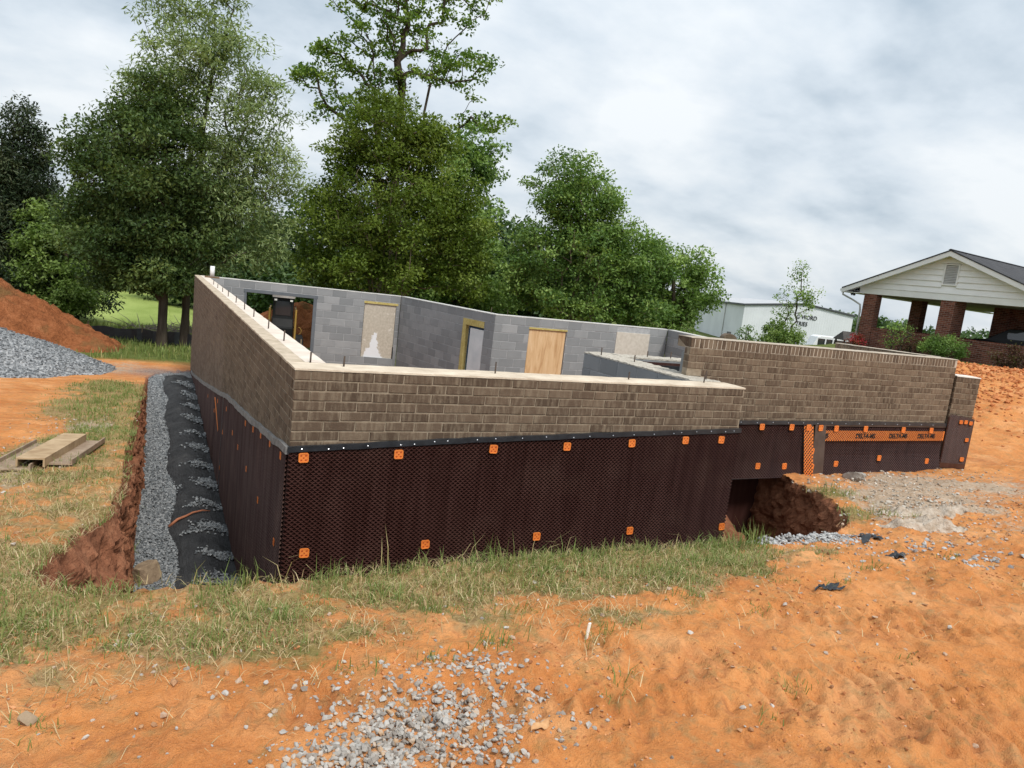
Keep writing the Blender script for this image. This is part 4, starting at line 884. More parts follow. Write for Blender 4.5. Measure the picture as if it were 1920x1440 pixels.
# steel / timber channels lying on the left bank
M_BEAM = simple('sun bleached timber', (.30, .20, .11), (.50, .37, .23), 7, .85, .004, 30, .2); M_BEAM2 = simple('greyed timber', (.22, .155, .105), (.38, .29, .21), 7, .85, .004, 30, .2)
def channel(label, p0, p1, w, h, th, up, mat, lift, cat='channel beam'):
    p0, p1 = Vector(p0), Vector(p1); l = (p1-p0).length; m = MB()
    if up: m.box(0, l, -w/2, w/2, 0, th); m.box(0, l, -w/2, -w/2+th, th, h); m.box(0, l, w/2-th, w/2, th, h)
    else: m.box(0, l, -w/2, w/2, h-th, h); m.box(0, l, -w/2, -w/2+th, 0, h-th); m.box(0, l, w/2-th, w/2, 0, h-th)
    z0 = float(gz(p0.x, p0.y))+lift; z1 = float(gz(p1.x, p1.y))+lift
    o = m.build('channel_beam', mat, None, False, 0, (p0.x, p0.y, z0), (0, -math.atan2(z1-z0, l), math.atan2(p1.y-p0.y, p1.x-p0.x))); return tag(o, label, cat)
channel('open trough of weathered boards, leftmost of the beams on the bank', (-2.0,1.25), (-1.85,2.75), .30, .05, .014, True, M_BEAM2, .015)
channel('box shaped tan timber channel upside down on the leftmost trough', (-1.86,1.30), (-1.66,2.80), .21, .075, .014, False, M_BEAM, .03)
channel('greyish timber channel open upward, nearest the trench edge', (-1.66,1.40), (-1.48,2.85), .19, .05, .014, True, M_BEAM2, .02)
# ------------------------------------------------------------------ piles
def pile(name, label, cx, cy, rx, ry, h, mat, seed, rough, cat, n=110, pw=1.0):
    a = np.linspace(-1.25, 1.25, n); U, V_ = np.meshgrid(a, a); rr = np.sqrt(U*U+V_*V_)
    X = cx+U*rx; Y = cy+V_*ry; prof = np.clip(1-rr*(1+.25*(fbm(X*.9, Y*.9, seed, 3)-.5)), 0, 1)**pw
    prof = np.minimum(prof, .86+.1*prof)
    Z = gz(X, Y, False) - .03 + h*prof + rough*(fbm(X*2.2, Y*2.2, seed+3, 5)-.45)*np.clip(prof*5, 0, 1) + rough*.5*(fbm(X*7, Y*7, seed+5, 3)-.45)*np.clip(prof*5, 0, 1)
    Z = np.where(prof <= 0, Z-.08, Z)
    id_ = np.arange(n*n).reshape(n, n); Fq = np.stack([id_[:-1,:-1], id_[:-1,1:], id_[1:,1:], id_[1:,:-1]], -1).reshape(-1, 4)
    o = link(name, fast_mesh(name, np.stack([X, Y, Z], -1).reshape(-1, 3), [(Fq, 0)], [mat], True)); return tag(o, label, cat), X, Y, Z, prof
t = NT('gravel pile'); p = t.pos(); vc = t.voro(p, 26, 'F1', 'Color'); col = t.ramp(vc, [(.15, (.15, .16, .168)), (.55, (.28, .29, .30)), (.9, (.46, .465, .47))]); t.bsdf(col, .95, t.bump(t.voro(p, 26), .03), .1); M_GPILE = t.mat
gp, X, Y, Z, pf = pile('gravel_pile', 'heap of blue grey gravel at the left edge of the yard', -5.3, 14.8, 3.6, 2.7, 1.3, M_GPILE, 201, .05, 'gravel pile')
k = np.random.default_rng(3).choice(np.flatnonzero(pf.ravel() > .02), 9000); jit = np.random.default_rng(4).normal(0, .03, (len(k), 2))
me = stones('loose_stones', np.stack([X.ravel()[k]+jit[:, 0], Y.ravel()[k]+jit[:, 1], Z.ravel()[k]+.01], -1), np.random.default_rng(5).uniform(.03, .065, len(k)), M_STONE_B, 6, True)
o = link('loose_stones', me, None, gp); o['kind'] = 'stuff'
t = NT('red spoil'); p = t.pos(); f = t.math('ADD', t.math('MULTIPLY', t.noise(p, 3, 5, .65), .6), t.math('MULTIPLY', t.noise(p, 17, 4, .65), .4))
col = t.ramp(f, [(.32, (.15, .052, .022)), (.5, (.32, .115, .045)), (.7, (.47, .19, .085))]); col = t.mix(t.ramp(t.noise(p, 1.3, 3, .5), [(.56, 0.), (.68, .7)]), col, (.16, .11, .045)); t.bsdf(col, .95, t.bump(t.noise(p, 12, 5, .7), .12), .1); M_SPOIL = t.mat
pile('dirt_mound', 'tall mound of dark red soil behind the gravel heap', -6.6, 20.6, 4.9, 3.3, 2.7, M_SPOIL, 211, .6, 'dirt pile')
pile('dirt_mound', 'red soil mound seen through the garage opening behind the loader', 5.1, 27.6, 4.2, 2.4, 1.9, M_SPOIL, 221, .3, 'dirt pile')
# soil clods on the right spoil bank
r_ = np.random.default_rng(77); x = r_.normal(16.6, 1.7, 2200); y = r_.normal(4.2, 1.7, 2200)
me = stones('soil_clods', np.stack([x, y, gz(x, y)+.01], -1), r_.uniform(.04, .17, len(x))*r_.uniform(.4, 1, len(x)), stone_mat('red clods', [(.1, (.36, .125, .045)), (.5, (.50, .19, .07)), (.9, (.60, .27, .115))]), 78)
tag(link('soil_clods', me), 'red clods over the dug bank below the porch house', 'soil', kind='stuff')

# ------------------------------------------------------------------ trees
M_BARK = simple('bark', (.045, .035, .027), (.11, .088, .070), 7, .95, .03, 9, .1, 0, (1, 1, .2)); M_BARK_L = simple('pale bark', (.12, .095, .07), (.24, .19, .145), 7, .9, .01, 14, .1, 0, (1, 1, .2))
RV = Vector((.889, -.457, 0)); FV = Vector((.457, .889, 0))
def leaves_mesh(name, C, R_, per, L, Wd, mat, seed, vbase, flat=.6, upb=.7, droop=.2):
    r = np.random.default_rng(seed); n = len(C)
    k = np.maximum(3, (per*R_/np.mean(R_)*r.uniform(.6, 1.4, n))).astype(int); ci = np.repeat(np.arange(n), k); N = len(ci)
    off = r.normal(size=(N, 3)); off /= np.linalg.norm(off, axis=1, keepdims=True); off *= (r.random(N)**.45)[:, None]; off[:, 2] *= flat
    P = C[ci] + off*R_[ci][:, None]
    a = off*1.0 + r.normal(size=(N, 3))*.7; a[:, 2] -= droop; a /= np.linalg.norm(a, axis=1, keepdims=True)
    nn_ = r.normal(size=(N, 3)); nn_[:, 2] = np.abs(nn_[:, 2])+upb; b = np.cross(a, nn_); b /= np.linalg.norm(b, axis=1, keepdims=True)+1e-9
    ln = L*r.uniform(.65, 1.3, N); wd = Wd*r.uniform(.7, 1.25, N)
    up = np.cross(b, a)
    V = np.stack([P-a*ln[:, None]*.5, P+b*wd[:, None]*.5+up*wd[:, None]*.12, P+a*ln[:, None]*.5, P-b*wd[:, None]*.5+up*wd[:, None]*.12], 1).reshape(-1, 3)
    F_ = (np.arange(N)*4)[:, None]+np.arange(4)[None]
    vv = np.clip(vbase[ci]+r.normal(0, .16, N), 0, 1)
    return fast_mesh(name, V, [(F_, 0)], [mat], False, {'v': ('FACE', vv)})
def crown_points(ell, nc, r, hollow=.5):
    vol = np.array([e_[3]*e_[4]*e_[5] for e_ in ell])**.75; vol /= vol.sum(); P = []
    for e_, v in zip(ell, vol):
        n = max(3, int(nc*v)); q = r.normal(size=(n, 3)); q /= np.linalg.norm(q, axis=1, keepdims=True); q *= (r.random(n)**hollow)[:, None]
        P.append(np.array(e_[:3])+q*np.array(e_[3:]))
    return np.concatenate(P)
def tree(name, label, base, ell, nc, per, leaf, mat, seed, trunk_r=.2, stems=1, spread=.0, clump=.55, hollow=.5, bark=None, flat=.6, group=None, cat='tree', trunk_h=None, branch_min=.008, twig=True, crown_name='crown', vmean=.45):
    """ell: (right, fwd, height, r_right, r_fwd, r_up) relative to the base"""
    r = np.random.default_rng(seed); bz = base[2]
    root = empty(name, base); tag(root, label, cat, group)
    E3 = [(*(RV*e_[0]+FV*e_[1]+Vector((0, 0, e_[2]))), (e_[3]+e_[4])/2, (e_[3]+e_[4])/2, e_[5]) for e_ in ell]
    C = crown_points(E3, nc, r, hollow)
    H = max(e_[2]+e_[5] for e_ in ell); hb = trunk_h or max(.6, min(e_[2]-e_[5] for e_ in ell)*1.0)
    nodes = []; par = []
    top = np.mean(C, axis=0)
    for s in range(stems):
        a = 2*math.pi*s/max(1, stems)+r.uniform(-.3, .3); ox, oy = (.18*math.cos(a), .18*math.sin(a)) if stems > 1 else (0, 0); p_ = -1; nseg = 9
        hs = H*(.80 if stems == 1 else r.uniform(.5, .72))
        for i in range(nseg+1):
            f = i/nseg; tx = (ox+spread*math.cos(a)*f**1.2*hs) + top[0]*f*f*(.6 if stems == 1 else .3)+r.normal(0, .03)*i*.4; ty = (oy+spread*math.sin(a)*f**1.2*hs)+top[1]*f*f*(.6 if stems == 1 else .3)+r.normal(0, .03)*i*.4
            nodes.append((tx, ty, hs*f-.15*(i == 0))); par.append(p_); p_ = len(nodes)-1
    nodes_a = np.array(nodes); order = np.argsort(np.linalg.norm(C[:, :2]-top[:2], axis=1)+.15*C[:, 2])
    N_ = [np.array(n_) for n_ in nodes]; arr = np.zeros((len(N_)+len(C)*3, 3)); arr[:len(N_)] = nodes_a; cnt = len(N_)
    leafnode = []
    for ci in order:
        c = C[ci]; d = np.linalg.norm(arr[:cnt]-c, axis=1); dz = c[2]-arr[:cnt, 2]; cost = d+np.where(dz < .25*d, 1.2*(.25*d-dz), 0)+np.where(arr[:cnt, 2] < hb*.75, 3.0, 0)
        j = int(np.argmin(cost)); pj = arr[j]; v = c-pj
        q1 = pj+v*.36+np.array([0, 0, .02])*np.linalg.norm(v)+r.normal(0, .05, 3)*np.linalg.norm(v)*.6; q2 = pj+v*.7+np.array([0, 0, .05])*np.linalg.norm(v)+r.normal(0, .05, 3)*np.linalg.norm(v)*.6
        for q in (q1, q2, c):
            arr[cnt] = q; par.append(j); j = cnt; cnt += 1
        leafnode.append(cnt-1)
    arr = arr[:cnt]; w = np.zeros(cnt); w[leafnode] = 1
    for i in range(cnt-1, -1, -1):
        if par[i] >= 0: w[par[i]] += w[i]
    w = np.maximum(w, .6); wmax = max(w[0], 1); rad = np.maximum(branch_min, trunk_r*(w/wmax)**.52/(1 if stems == 1 else 1))
    m = MB(); child = {}
    for i, p_ in enumerate(par):
        if p_ >= 0: child.setdefault(p_, []).append(i)
    for i in range(cnt):   # chains following the heaviest child
        p_ = par[i]
        start = p_ < 0 or max(child[p_], key=lambda k_: w[k_]) != i
        if not start: continue
        ch = [p_] if p_ >= 0 else []; k_ = i
        while True:
            ch.append(k_)
            if k_ not in child: break
            k_ = max(child[k_], key=lambda q: w[q])
        if len(ch) < 2: continue
        rr = [float(rad[q]) for q in ch]
        if p_ >= 0: rr[0] = min(rr[0], rr[1]*1.25)
        else: rr[0] *= 1.5
        m.tube([arr[q] for q in ch], rr, 8 if rr[0] > .1 else (5 if rr[0] > .03 else 4), 0, False)
    m.build('trunk', bark or M_BARK, root, True)
    R_ = clump*r.uniform(.65, 1.35, len(C)); vb = np.clip(vmean+.28*r.normal(size=len(C)), .02, .98)
    link(crown_name, leaves_mesh('crown', C, R_, per, leaf[0], leaf[1], mat, seed+1, vb, flat), None, root)
    return root
G = lambda x, y: float(gz(x, y, False))
def leafset(name, dk, md, lt, tr=.35, rough=.5): return leaf_mat(name, [(.0, dk), (.5, md), (1., lt)], tr, rough)
L_DARK = leafset('dark oak leaves', (0.044, 0.081, 0.025), (0.085, 0.137, 0.040), (0.172, 0.231, 0.070)); L_SILV = leafset('grey green leaves', (0.124, 0.180, 0.067), (0.237, 0.316, 0.131), (0.394, 0.485, 0.237), .4)
L_MAPLE = leafset('maple leaves', (0.067, 0.136, 0.024), (0.147, 0.237, 0.040), (0.282, 0.373, 0.078), .4); L_OLIVE = leafset('olive leaves', (.075, .120, .016), (.135, .200, .030), (.215, .285, .060), .4)
L_MID = leafset('mid green leaves', (0.080, 0.155, 0.038), (0.160, 0.262, 0.064), (0.293, 0.412, 0.120), .38); L_CEDAR = leafset('cedar leaves', (0.021, 0.036, 0.018), (0.040, 0.065, 0.029), (0.081, 0.096, 0.044), .15)
L_LIGHT = leafset('light green leaves', (0.113, 0.193, 0.049), (0.214, 0.328, 0.086), (0.349, 0.475, 0.147), .4); L_LIME = leafset('lime green leaves', (0.098, 0.163, 0.039), (0.189, 0.280, 0.072), (0.299, 0.403, 0.130), .4); L_FAR = leafset('far wood leaves', (0.048, 0.092, 0.036), (0.088, 0.151, 0.060), (0.151, 0.222, 0.091), .3)
tree('oak_tree', 'dense dark green tree at the left with a bare trunk', (-.62, 22.1, G(-.62, 22.1)-.05), [(-.5,0,5.7,2.5,2.4,2.6),(-2.2,.2,6.3,1.4,1.4,1.2),(-.6,0,8.0,1.4,1.4,1.4),(-1.2,-.2,3.5,2.0,1.8,1.5),(-2.7,0,4.2,1.1,1.1,1.0),(.9,.3,4.6,1.3,1.3,1.5),(0,-.3,2.7,1.5,1.4,.8),(-1.7,0,2.6,1.6,1.4,.8)], 620, 120, (.145, .075), L_DARK, 301, .15, 1, 0, .62, .45, None, .55, None, 'tree', 2.1)
tree('willow_oak_tree', 'tall feathery grey green tree just right of the dense dark one', (.12, 22.95, G(.12, 22.95)-.05), [(1.6,0,7.4,1.9,1.8,2.7),(.7,0,10.4,1.5,1.4,2.0),(2.3,.1,4.3,1.5,1.5,1.6),(2.8,0,6.4,1.2,1.2,1.5),(.8,-.1,2.7,1.1,1.1,.8),(-.2,-.4,9.6,1.6,1.4,1.5),(-1.0,-.2,11.4,1.0,1.0,1.1),(.4,0,12.4,1.0,.9,1.6),(2.0,0,9.4,1.0,1.0,1.2),(-1.5,-.5,8.6,1.0,.9,.9),(1.2,0,5.4,1.8,1.6,1.6)], 420, 85, (.20, .052), L_SILV, 311, .13, 1, 0, .60, .5, None, .6, None, 'tree', 2.1)
tree('maple_tree', 'very tall open maple with bare branches showing, above the other trees', (9.8, 30.2, G(9.8, 30.2)-.05), [(-1.0,0,14.4,2.6,2.4,2.4),(-4.0,0,13.6,2.2,1.8,1.2),(2.3,0,14.0,2.2,2.0,1.6),(-.6,0,17.2,2.8,2.4,2.0),(4.0,0,11.3,1.5,1.4,.9),(-3.4,.3,11.4,1.9,1.6,1.0),(3.6,0,8.2,1.7,1.6,2.2),(-1.4,.2,11.4,2.2,1.8,1.0),(-3.6,0,17.0,1.6,1.4,1.5),(2.6,0,17.4,1.5,1.4,1.5),(-5.2,0,12.6,1.4,1.2,.8)], 330, 46, (.19, .13), L_MAPLE, 321, .13, 4, .09, .58, .42, M_BARK, .42, None, 'tree', 7.5, .012)
tree('crape_myrtle_tree', 'broad olive green many stemmed tree behind the block walls', (7.55, 22.9, G(7.55, 22.9)-.05), [(0,0,6.0,3.2,2.6,2.7),(-.4,0,8.9,2.2,2.0,1.7),(2.6,0,5.6,1.4,1.4,2.2),(-2.7,0,5.3,1.4,1.4,1.8),(0,-.5,3.6,3.1,2.0,.9),(1.2,0,8.2,1.5,1.4,1.4),(-1.8,0,7.8,1.3,1.3,1.3),(2.9,0,3.6,1.3,1.2,1.2),(-2.6,0,3.4,1.2,1.2,1.0)], 640, 105, (.15, .085), L_OLIVE, 331, .12, 9, .22, .60, .42, M_BARK_L, .6, None, 'tree', 2.2)
tree('background_maple', 'mid green tree filling the gap right of the olive green tree', (12.5, 27.0, G(12.5, 27.0)-.05), [(-.6,0,7.0,2.3,2.0,3.0),(.2,0,4.2,2.3,2.0,2.0),(.0,0,9.4,1.3,1.3,1.3),(1.2,0,2.6,2.0,1.8,1.2),(-1.0,0,2.6,2.0,1.8,1.2)], 270, 85, (.20, .13), L_MID, 341, .2, 1, 0, .68, .4)
tree('domed_tree', 'round topped many stemmed tree right of centre behind the walls', (14.1, 19.5, G(14.1, 19.5)-.05), [(-.2,0,7.2,1.9,1.8,1.5),(0,0,5.0,2.5,2.1,1.8),(-1.6,0,4.0,1.4,1.3,1.5),(1.9,0,4.6,1.6,1.4,1.7),(1.0,0,6.2,1.3,1.3,1.2),(.2,0,2.9,3.0,1.8,.8),(3.0,.4,4.4,1.3,1.2,1.4),(2.9,0,3.0,1.5,1.2,1.0)], 560, 100, (.15, .08), L_MID, 351, .11, 7, .16, .58, .42, M_BARK_L, .55, None, 'tree', 2.0)
tree('rounded_tree', 'smaller rounded tree at the right end of the tree row', (19.3, 19.0, G(19.3, 19.0)-.05), [(-.1,0,3.2,1.7,1.5,1.7),(-1.6,0,3.5,1.3,1.2,1.7),(.9,0,2.7,1.0,1.0,1.3),(-.6,0,1.5,2.0,1.3,.9),(-2.2,0,2.2,1.3,1.2,1.3)], 260, 95, (.16, .09), L_LIGHT, 361, .12, 3, .15, .52, .45, M_BARK, .6, None, 'tree', .9)
# cedar: stacked drooping sprays
cE = [(0,0,.9+i*.74,(1-i/11.5)*3.2+.2,(1-i/11.5)*3.2+.2,.75) for i in range(11)]
tree('cedar_tree', 'nearly black conical evergreen at the left edge', (-6.0, 31.5, G(-6.0, 31.5)-.05), cE, 760, 100, (.20, .07), L_CEDAR, 371, .22, 1, 0, .55, .33, None, .8, None, 'tree', .5)
tree('leafy_bush_tree', 'light green bushy tree in front of the black evergreen', (-4.6, 29.6, G(-4.6, 29.6)-.05), [(-.1,0,2.6,1.5,1.4,2.2),(.5,0,1.4,1.3,1.3,1.2),(-.5,0,4.0,.9,.9,1.0)], 200, 95, (.16, .09), L_LIME, 381, .11, 2, .1, .50, .42, None, .7, None, 'tree', .5)
wood_lbl = ['dark woodland tree beyond the field, farthest left', 'dark woodland tree beyond the field, just right of the black evergreen', 'dark woodland tree behind the left end of the dense dark tree', 'shaded woodland tree behind the dense dark tree', 'shaded woodland tree just right of the two bare trunks', 'shaded woodland tree above the garage opening', 'shaded woodland tree left of the olive green tree', 'shaded woodland tree behind the olive green tree', 'shaded woodland tree behind the gap right of the olive green tree', 'shaded woodland tree behind the domed tree']
for i, (lat, dep, h, rr) in enumerate(((-33.5,58,9.6,3.2),(-28.5,60,9.2,3.0),(-24.2,52,7.6,2.7),(-19.6,50,8.4,2.7),(-15.8,44,7.4,2.6),(-12.0,42,8.0,2.8),(-8.6,40,7.6,2.7),(-5.0,42,7.6,2.6),(-1.0,40,7.4,2.6),(3.2,38,6.3,2.3))):
    bp = Vector((-1.0, -5.6, 0))+RV*lat+FV*dep; z = G(bp.x, bp.y)
    tree('woodland_tree', wood_lbl[i], (bp.x, bp.y, z-.05), [(0,0,h*.55,rr,rr,h*.42),(.8,0,h*.3,rr*1.05,rr,h*.3),(-.9,0,h*.32,rr,rr,h*.28)], 150, 70, (.34, .21), L_FAR, 400+i*3, .2, 1, 0, 1.0, .4, None, .7, 'woodland trees beyond the yard', 'tree', 1.0, .02)
# saplings and shrubs on the right
tree('sapling', 'thin airy sapling against the white metal building', (22.95, 15.95, G(22.95, 15.95)-.03), [(.1,0,2.7,.85,.8,.9),(-.5,0,1.8,.5,.5,.5),(.7,0,2.6,.5,.5,.5),(.05,0,3.5,.45,.45,.5),(-.1,0,3.9,.2,.2,.3)], 80, 16, (.12, .06), L_LIGHT, 501, .035, 2, .07, .30, .5, M_BARK, .7, None, 'tree', .9, .006)
tree('round_shrub', 'round bright green shrub at the foot of the airy sapling', (22.4, 15.8, G(22.4, 15.8)-.03), [(0,0,.8,.95,.8,.8)], 110, 70, (.10, .055), L_LIME, 505, .04, 4, .2, .28, .4, None, .8, None, 'shrub', .15)
tree('small_shrub', 'small open shrub by the dark post box shape', (27.3, 22.6, G(27.3, 22.6)-.03), [(0,0,1.5,.55,.5,.6),(0,0,.9,.4,.4,.5)], 30, 26, (.12, .06), L_MID, 509, .03, 4, .25, .25, .5, None, .7, None, 'shrub', .15)
# far wood line on the right
r_ = np.random.default_rng(88); C = []
for i in range(520):
    a = r_.uniform(-.42, .75); d = r_.uniform(170, 260); b = Vector((-1, -5.6, 0))+(FV*math.cos(a+.3)+RV*math.sin(a+.3))*d; C.append((b.x, b.y, -3.6+r_.uniform(0, 1)**.8*(4.4+1.2*math.sin(a*9)+.8*math.sin(a*23))))
C = np.array(C); me = leaves_mesh('far_woods', C, np.full(len(C), 2.2), 60, 1.1, .8, L_FAR, 89, np.clip(r_.normal(.5, .25, len(C)), 0, 1), .7)
tag(link('far_woods', me), 'distant line of woods on the horizon', 'woods', kind='stuff')
# ------------------------------------------------------------------ porch house at the right
def red_brick_mat():
    t = NT('red brick'); p = t.obj(); s = t.n('ShaderNodeSeparateXYZ'); t.set(s.inputs[0], p); c = t.n('ShaderNodeCombineXYZ')
    t.set(c.inputs[0], t.math('ADD', s.outputs[0], s.outputs[1])); t.set(c.inputs[1], s.outputs[2])
    b = t.n('ShaderNodeTexBrick'); t.set(b.inputs['Vector'], c.outputs[0]); b.inputs['Scale'].default_value = 1.0; b.inputs['Brick Width'].default_value = .21; b.inputs['Row Height'].default_value = .072
    b.inputs['Mortar Size'].default_value = .006; b.inputs['Color1'].default_value = (.10, .032, .022, 1); b.inputs['Color2'].default_value = (.235, .085, .055, 1); b.inputs['Mortar'].default_value = (.30, .24, .20, 1)
    col = t.mix(t.ramp(t.noise(p, 3, 4, .6), [(.55, 0.), (.8, .5)]), b.outputs['Color'], (.07, .03, .025)); t.bsdf(col, .9, t.bump(b.outputs['Fac'], -.006), .2); return t.mat
M_RED = red_brick_mat(); M_WHITE = simple('white siding paint', (.76, .76, .75), (.84, .84, .83), 2, .6); M_TRIM = simple('white trim paint', (.72, .72, .71), (.8, .8, .79), 2, .55)
M_LOUV = simple('grey louvre', (.42, .42, .41), (.52, .52, .5), 3, .6); M_CEIL = simple('porch ceiling', (.42, .38, .32), (.5, .46, .4), 2, .8)
t = NT('dark shingles'); p = t.obj(); b = t.n('ShaderNodeTexBrick'); t.set(b.inputs['Vector'], p); b.inputs['Scale'].default_value = 1; b.inputs['Brick Width'].default_value = .3; b.inputs['Row Height'].default_value = .14; b.inputs['Mortar Size'].default_value = .004
b.inputs['Color1'].default_value = (.040, .042, .047, 1); b.inputs['Color2'].default_value = (.075, .076, .082, 1); b.inputs['Mortar'].default_value = (.02, .02, .022, 1); t.bsdf(t.mix(t.math('MULTIPLY', t.noise(p, 9, 4, .6), .4), b.outputs['Color'], (.09, .09, .095)), .95, t.bump(b.outputs['Fac'], -.01), .15); M_SHING = t.mat
HG = .48
ho = empty('porch_house', (26.4, 15.6, HG), math.atan2(-.993, .12)); tag(ho, 'white gabled brick house with open carport porch at the right', 'house')
def hb_(name, *a, mat=M_RED, bevel=0.0, parent=None):
    m = MB(); m.box(*a); return m.build(name, mat, parent or ho, False, bevel)
for (u0, u1, y0, y1) in ((.29,.84,0,.42),(3.47,4.0,0,.95),(6.75,7.28,0,.42),(.26,.76,4.0,4.5),(3.75,4.3,4.0,4.5)): hb_('porch_column', u0, u1, y0, y1, -.1, 2.268)
for (u0, u1, y0, y1) in ((.842,3.468,.06,.36),(4.002,6.748,.06,.36),(.762,3.748,4.1,4.4),(.32,.62,.422,3.998)):
    o = hb_('low_wall', u0, u1, y0, y1, -.1, .74)
    k = int(max(u1-u0, y1-y0)/.085); long_u = (u1-u0) > (y1-y0); m = MB()
    for i in range(k):
        a = i/k; bq = (i+.86)/k
        if long_u: m.box(u0+(u1-u0)*a, u0+(u1-u0)*bq, y0-.02, y1+.02, .742, .84)
        else: m.box(u0-.02, u1+.02, y0+(y1-y0)*a, y0+(y1-y0)*bq, .742, .84)
    tag(m.build('rowlock_sill', M_RED, o), kind='stuff')
hb_('house_wall', 4.302, 7.7, 4.2, 12, -.1, 2.268, mat=M_RED); hb_('carport_floor', .3, 7.5, .4, 4.2, -.1, .02, mat=simple('porch slab', (.3, .29, .28)))
hb_('porch_ceiling', -.1, 7.5, .03, 12, 2.27, 2.30, mat=M_CEIL)
hb_('porch_beam', .05, 7.25, -.03, .028, 2.24, 2.50, mat=M_WHITE, bevel=.004)
pk_u, pk_z, sl_ = 3.65, 4.12, .415
i = 0; z = 2.502
while z < 3.95:
    z1 = min(z+.235, 3.97); w0 = (pk_z-.14-z)/sl_; w1 = max(.05, (pk_z-.14-z1)/sl_); m = MB()
    segs = [(-w0, w0, -w1, w1)]
    if z1 > 2.84 and z < 3.62: segs = [(-w0, -.27, -w1, -.27), (.29, w0, .29, w1)]
    for a0, b0, a1, b1 in segs:
        m = MB(); m.add([(pk_u+a0, -.055, z), (pk_u+b0, -.055, z), (pk_u+b1, -.008, z1), (pk_u+a1, -.008, z1), (pk_u+a0, .02, z), (pk_u+b0, .02, z), (pk_u+b1, .02, z1), (pk_u+a1, .02, z1)],
              [(0,1,2,3), (4,7,6,5), (0,4,5,1), (3,2,6,7), (0,3,7,4), (1,5,6,2)]); m.build('siding_board', M_WHITE, ho)
    z = z1
hb_('gable_back', 3.36, 3.96, .0, .02, 2.7, 3.65, mat=M_WHITE)
va = hb_('gable_vent', 3.40, 3.92, -.02, .0, 2.86, 3.62, mat=simple('vent dark', (.16, .16, .16)))
for i in range(11): 
    m = MB(); zz = 2.90+i*.064; m.add([(3.44,-.055,zz),(3.88,-.055,zz),(3.88,-.022,zz+.05),(3.44,-.022,zz+.05),(3.44,-.05,zz-.008),(3.88,-.05,zz-.008),(3.88,-.02,zz+.04),(3.44,-.02,zz+.04)], [(0,1,2,3),(4,7,6,5),(0,4,5,1),(3,2,6,7),(0,3,7,4),(1,5,6,2)]); m.build('vent_slat', M_LOUV, va)
for a in ((3.37,3.43,-.06,-.021,2.82,3.66),(3.89,3.95,-.06,-.021,2.82,3.66),(3.431,3.889,-.06,-.021,2.82,2.88),(3.431,3.889,-.06,-.021,3.61,3.66)): hb_('vent_frame', *a, mat=M_TRIM, parent=va)
for s in (-1, 1):      # roof slopes, rake boards and soffits
    e_u = pk_u+s*4.20; e_z = pk_z-4.20*sl_
    m = MB(); m.prism([(pk_u, pk_z+.05), (e_u, e_z+.05), (e_u, e_z), (pk_u, pk_z)], -.44, 14, 'y'); ro = m.build('roof_slope', M_SHING, ho)
    m = MB(); m.prism([(pk_u, pk_z-.002), (e_u, e_z-.002), (e_u, e_z-.19), (pk_u, pk_z-.19)], -.42, -.385, 'y'); m.build('rake_board', M_TRIM, ho)
    m = MB(); m.prism([(pk_u, pk_z-.12), (e_u, e_z-.12), (e_u, e_z-.14), (pk_u, pk_z-.14)], -.384, -.031, 'y'); m.build('rake_soffit', M_WHITE, ho)
    m = MB(); m.prism([(e_u-.0*s, e_z-.004), (e_u, e_z-.16), (e_u-.03*s, e_z-.16), (e_u-.03*s, e_z-.004)], -.384, 14, 'y'); m.build('eave_fascia', M_TRIM, ho)
    m = MB(); m.prism([(e_u-.031*s, e_z-.13), (pk_u+s*3.4, e_z-.13), (pk_u+s*3.4, e_z-.15), (e_u-.031*s, e_z-.15)], -.384, 14, 'y'); m.build('eave_soffit', M_WHITE, ho)
m = MB(); m.prism([(pk_u-.09, pk_z+.045), (pk_u, pk_z+.085), (pk_u+.09, pk_z+.045)], -.45, 14, 'y'); m.build('ridge_cap', M_SHING, ho)
m = MB(); m.prism([(-.64, 2.36), (-.553, 2.36), (-.553, 2.25), (-.62, 2.25)], -.40, 14, 'y'); m.build('gutter', M_TRIM, ho)
MB().tube([(-.56,-.25,2.25),(-.56,-.25,2.12),(-.15,-.1,1.93),(.2,-.06,1.75),(.24,-.05,1.5),(.24,-.05,.0)], .04, 6).build('downspout', M_LOUV, ho, True)
lf = MB(); lf.tube([(-.1,-.2,2.24),(-.1,-.2,2.19)], .03, 8); lf.tube([(-.17,-.25,2.14),(-.13,-.21,2.19)], [.055,.035], 8); lf.tube([(-.03,-.25,2.14),(-.07,-.21,2.19)], [.055,.035], 8); lf.build('floodlight', simple('dark fitting', (.02, .02, .02)), ho, True)
# black car under the carport
car = empty('parked_car', ho.matrix_basis @ Vector((5.9, 2.5, .02)), math.atan2(-.993, .12)); tag(car, 'black car parked in the shade of the carport', 'car')
M_CARP = simple('black car paint', (.004, .004, .005), (.008, .008, .009), 2, .4, 0, 40, .25); M_GLASS = simple('dark glass', (.02, .025, .03), (.03, .035, .04), 1, .05, 0, 40, .8); M_TYRE = simple('tyre rubber', (.02, .02, .02), None, 8, .85); M_RIM = simple('wheel rim', (.4, .4, .42), None, 8, .3, 0, 40, .5, 1.0)
prof = [(-2.35,.35),(-2.38,.62),(-2.2,.78),(-1.25,.92),(-.55,1.40),(.75,1.44),(1.55,1.02),(2.2,.98),(2.3,.7),(2.28,.35)]
m = MB(); n = len(prof); hw = .88
vs = [(x, -hw*(1 if z < 1.0 else .82), z) for x, z in prof]+[(x, hw*(1 if z < 1.0 else .82), z) for x, z in prof]
m.add(vs, [tuple(range(n)), tuple(range(2*n-1, n-1, -1))]+[(i, i+n, (i+1) % n+n, (i+1) % n) for i in range(n)]); m.build('body', M_CARP, car, False, .03)
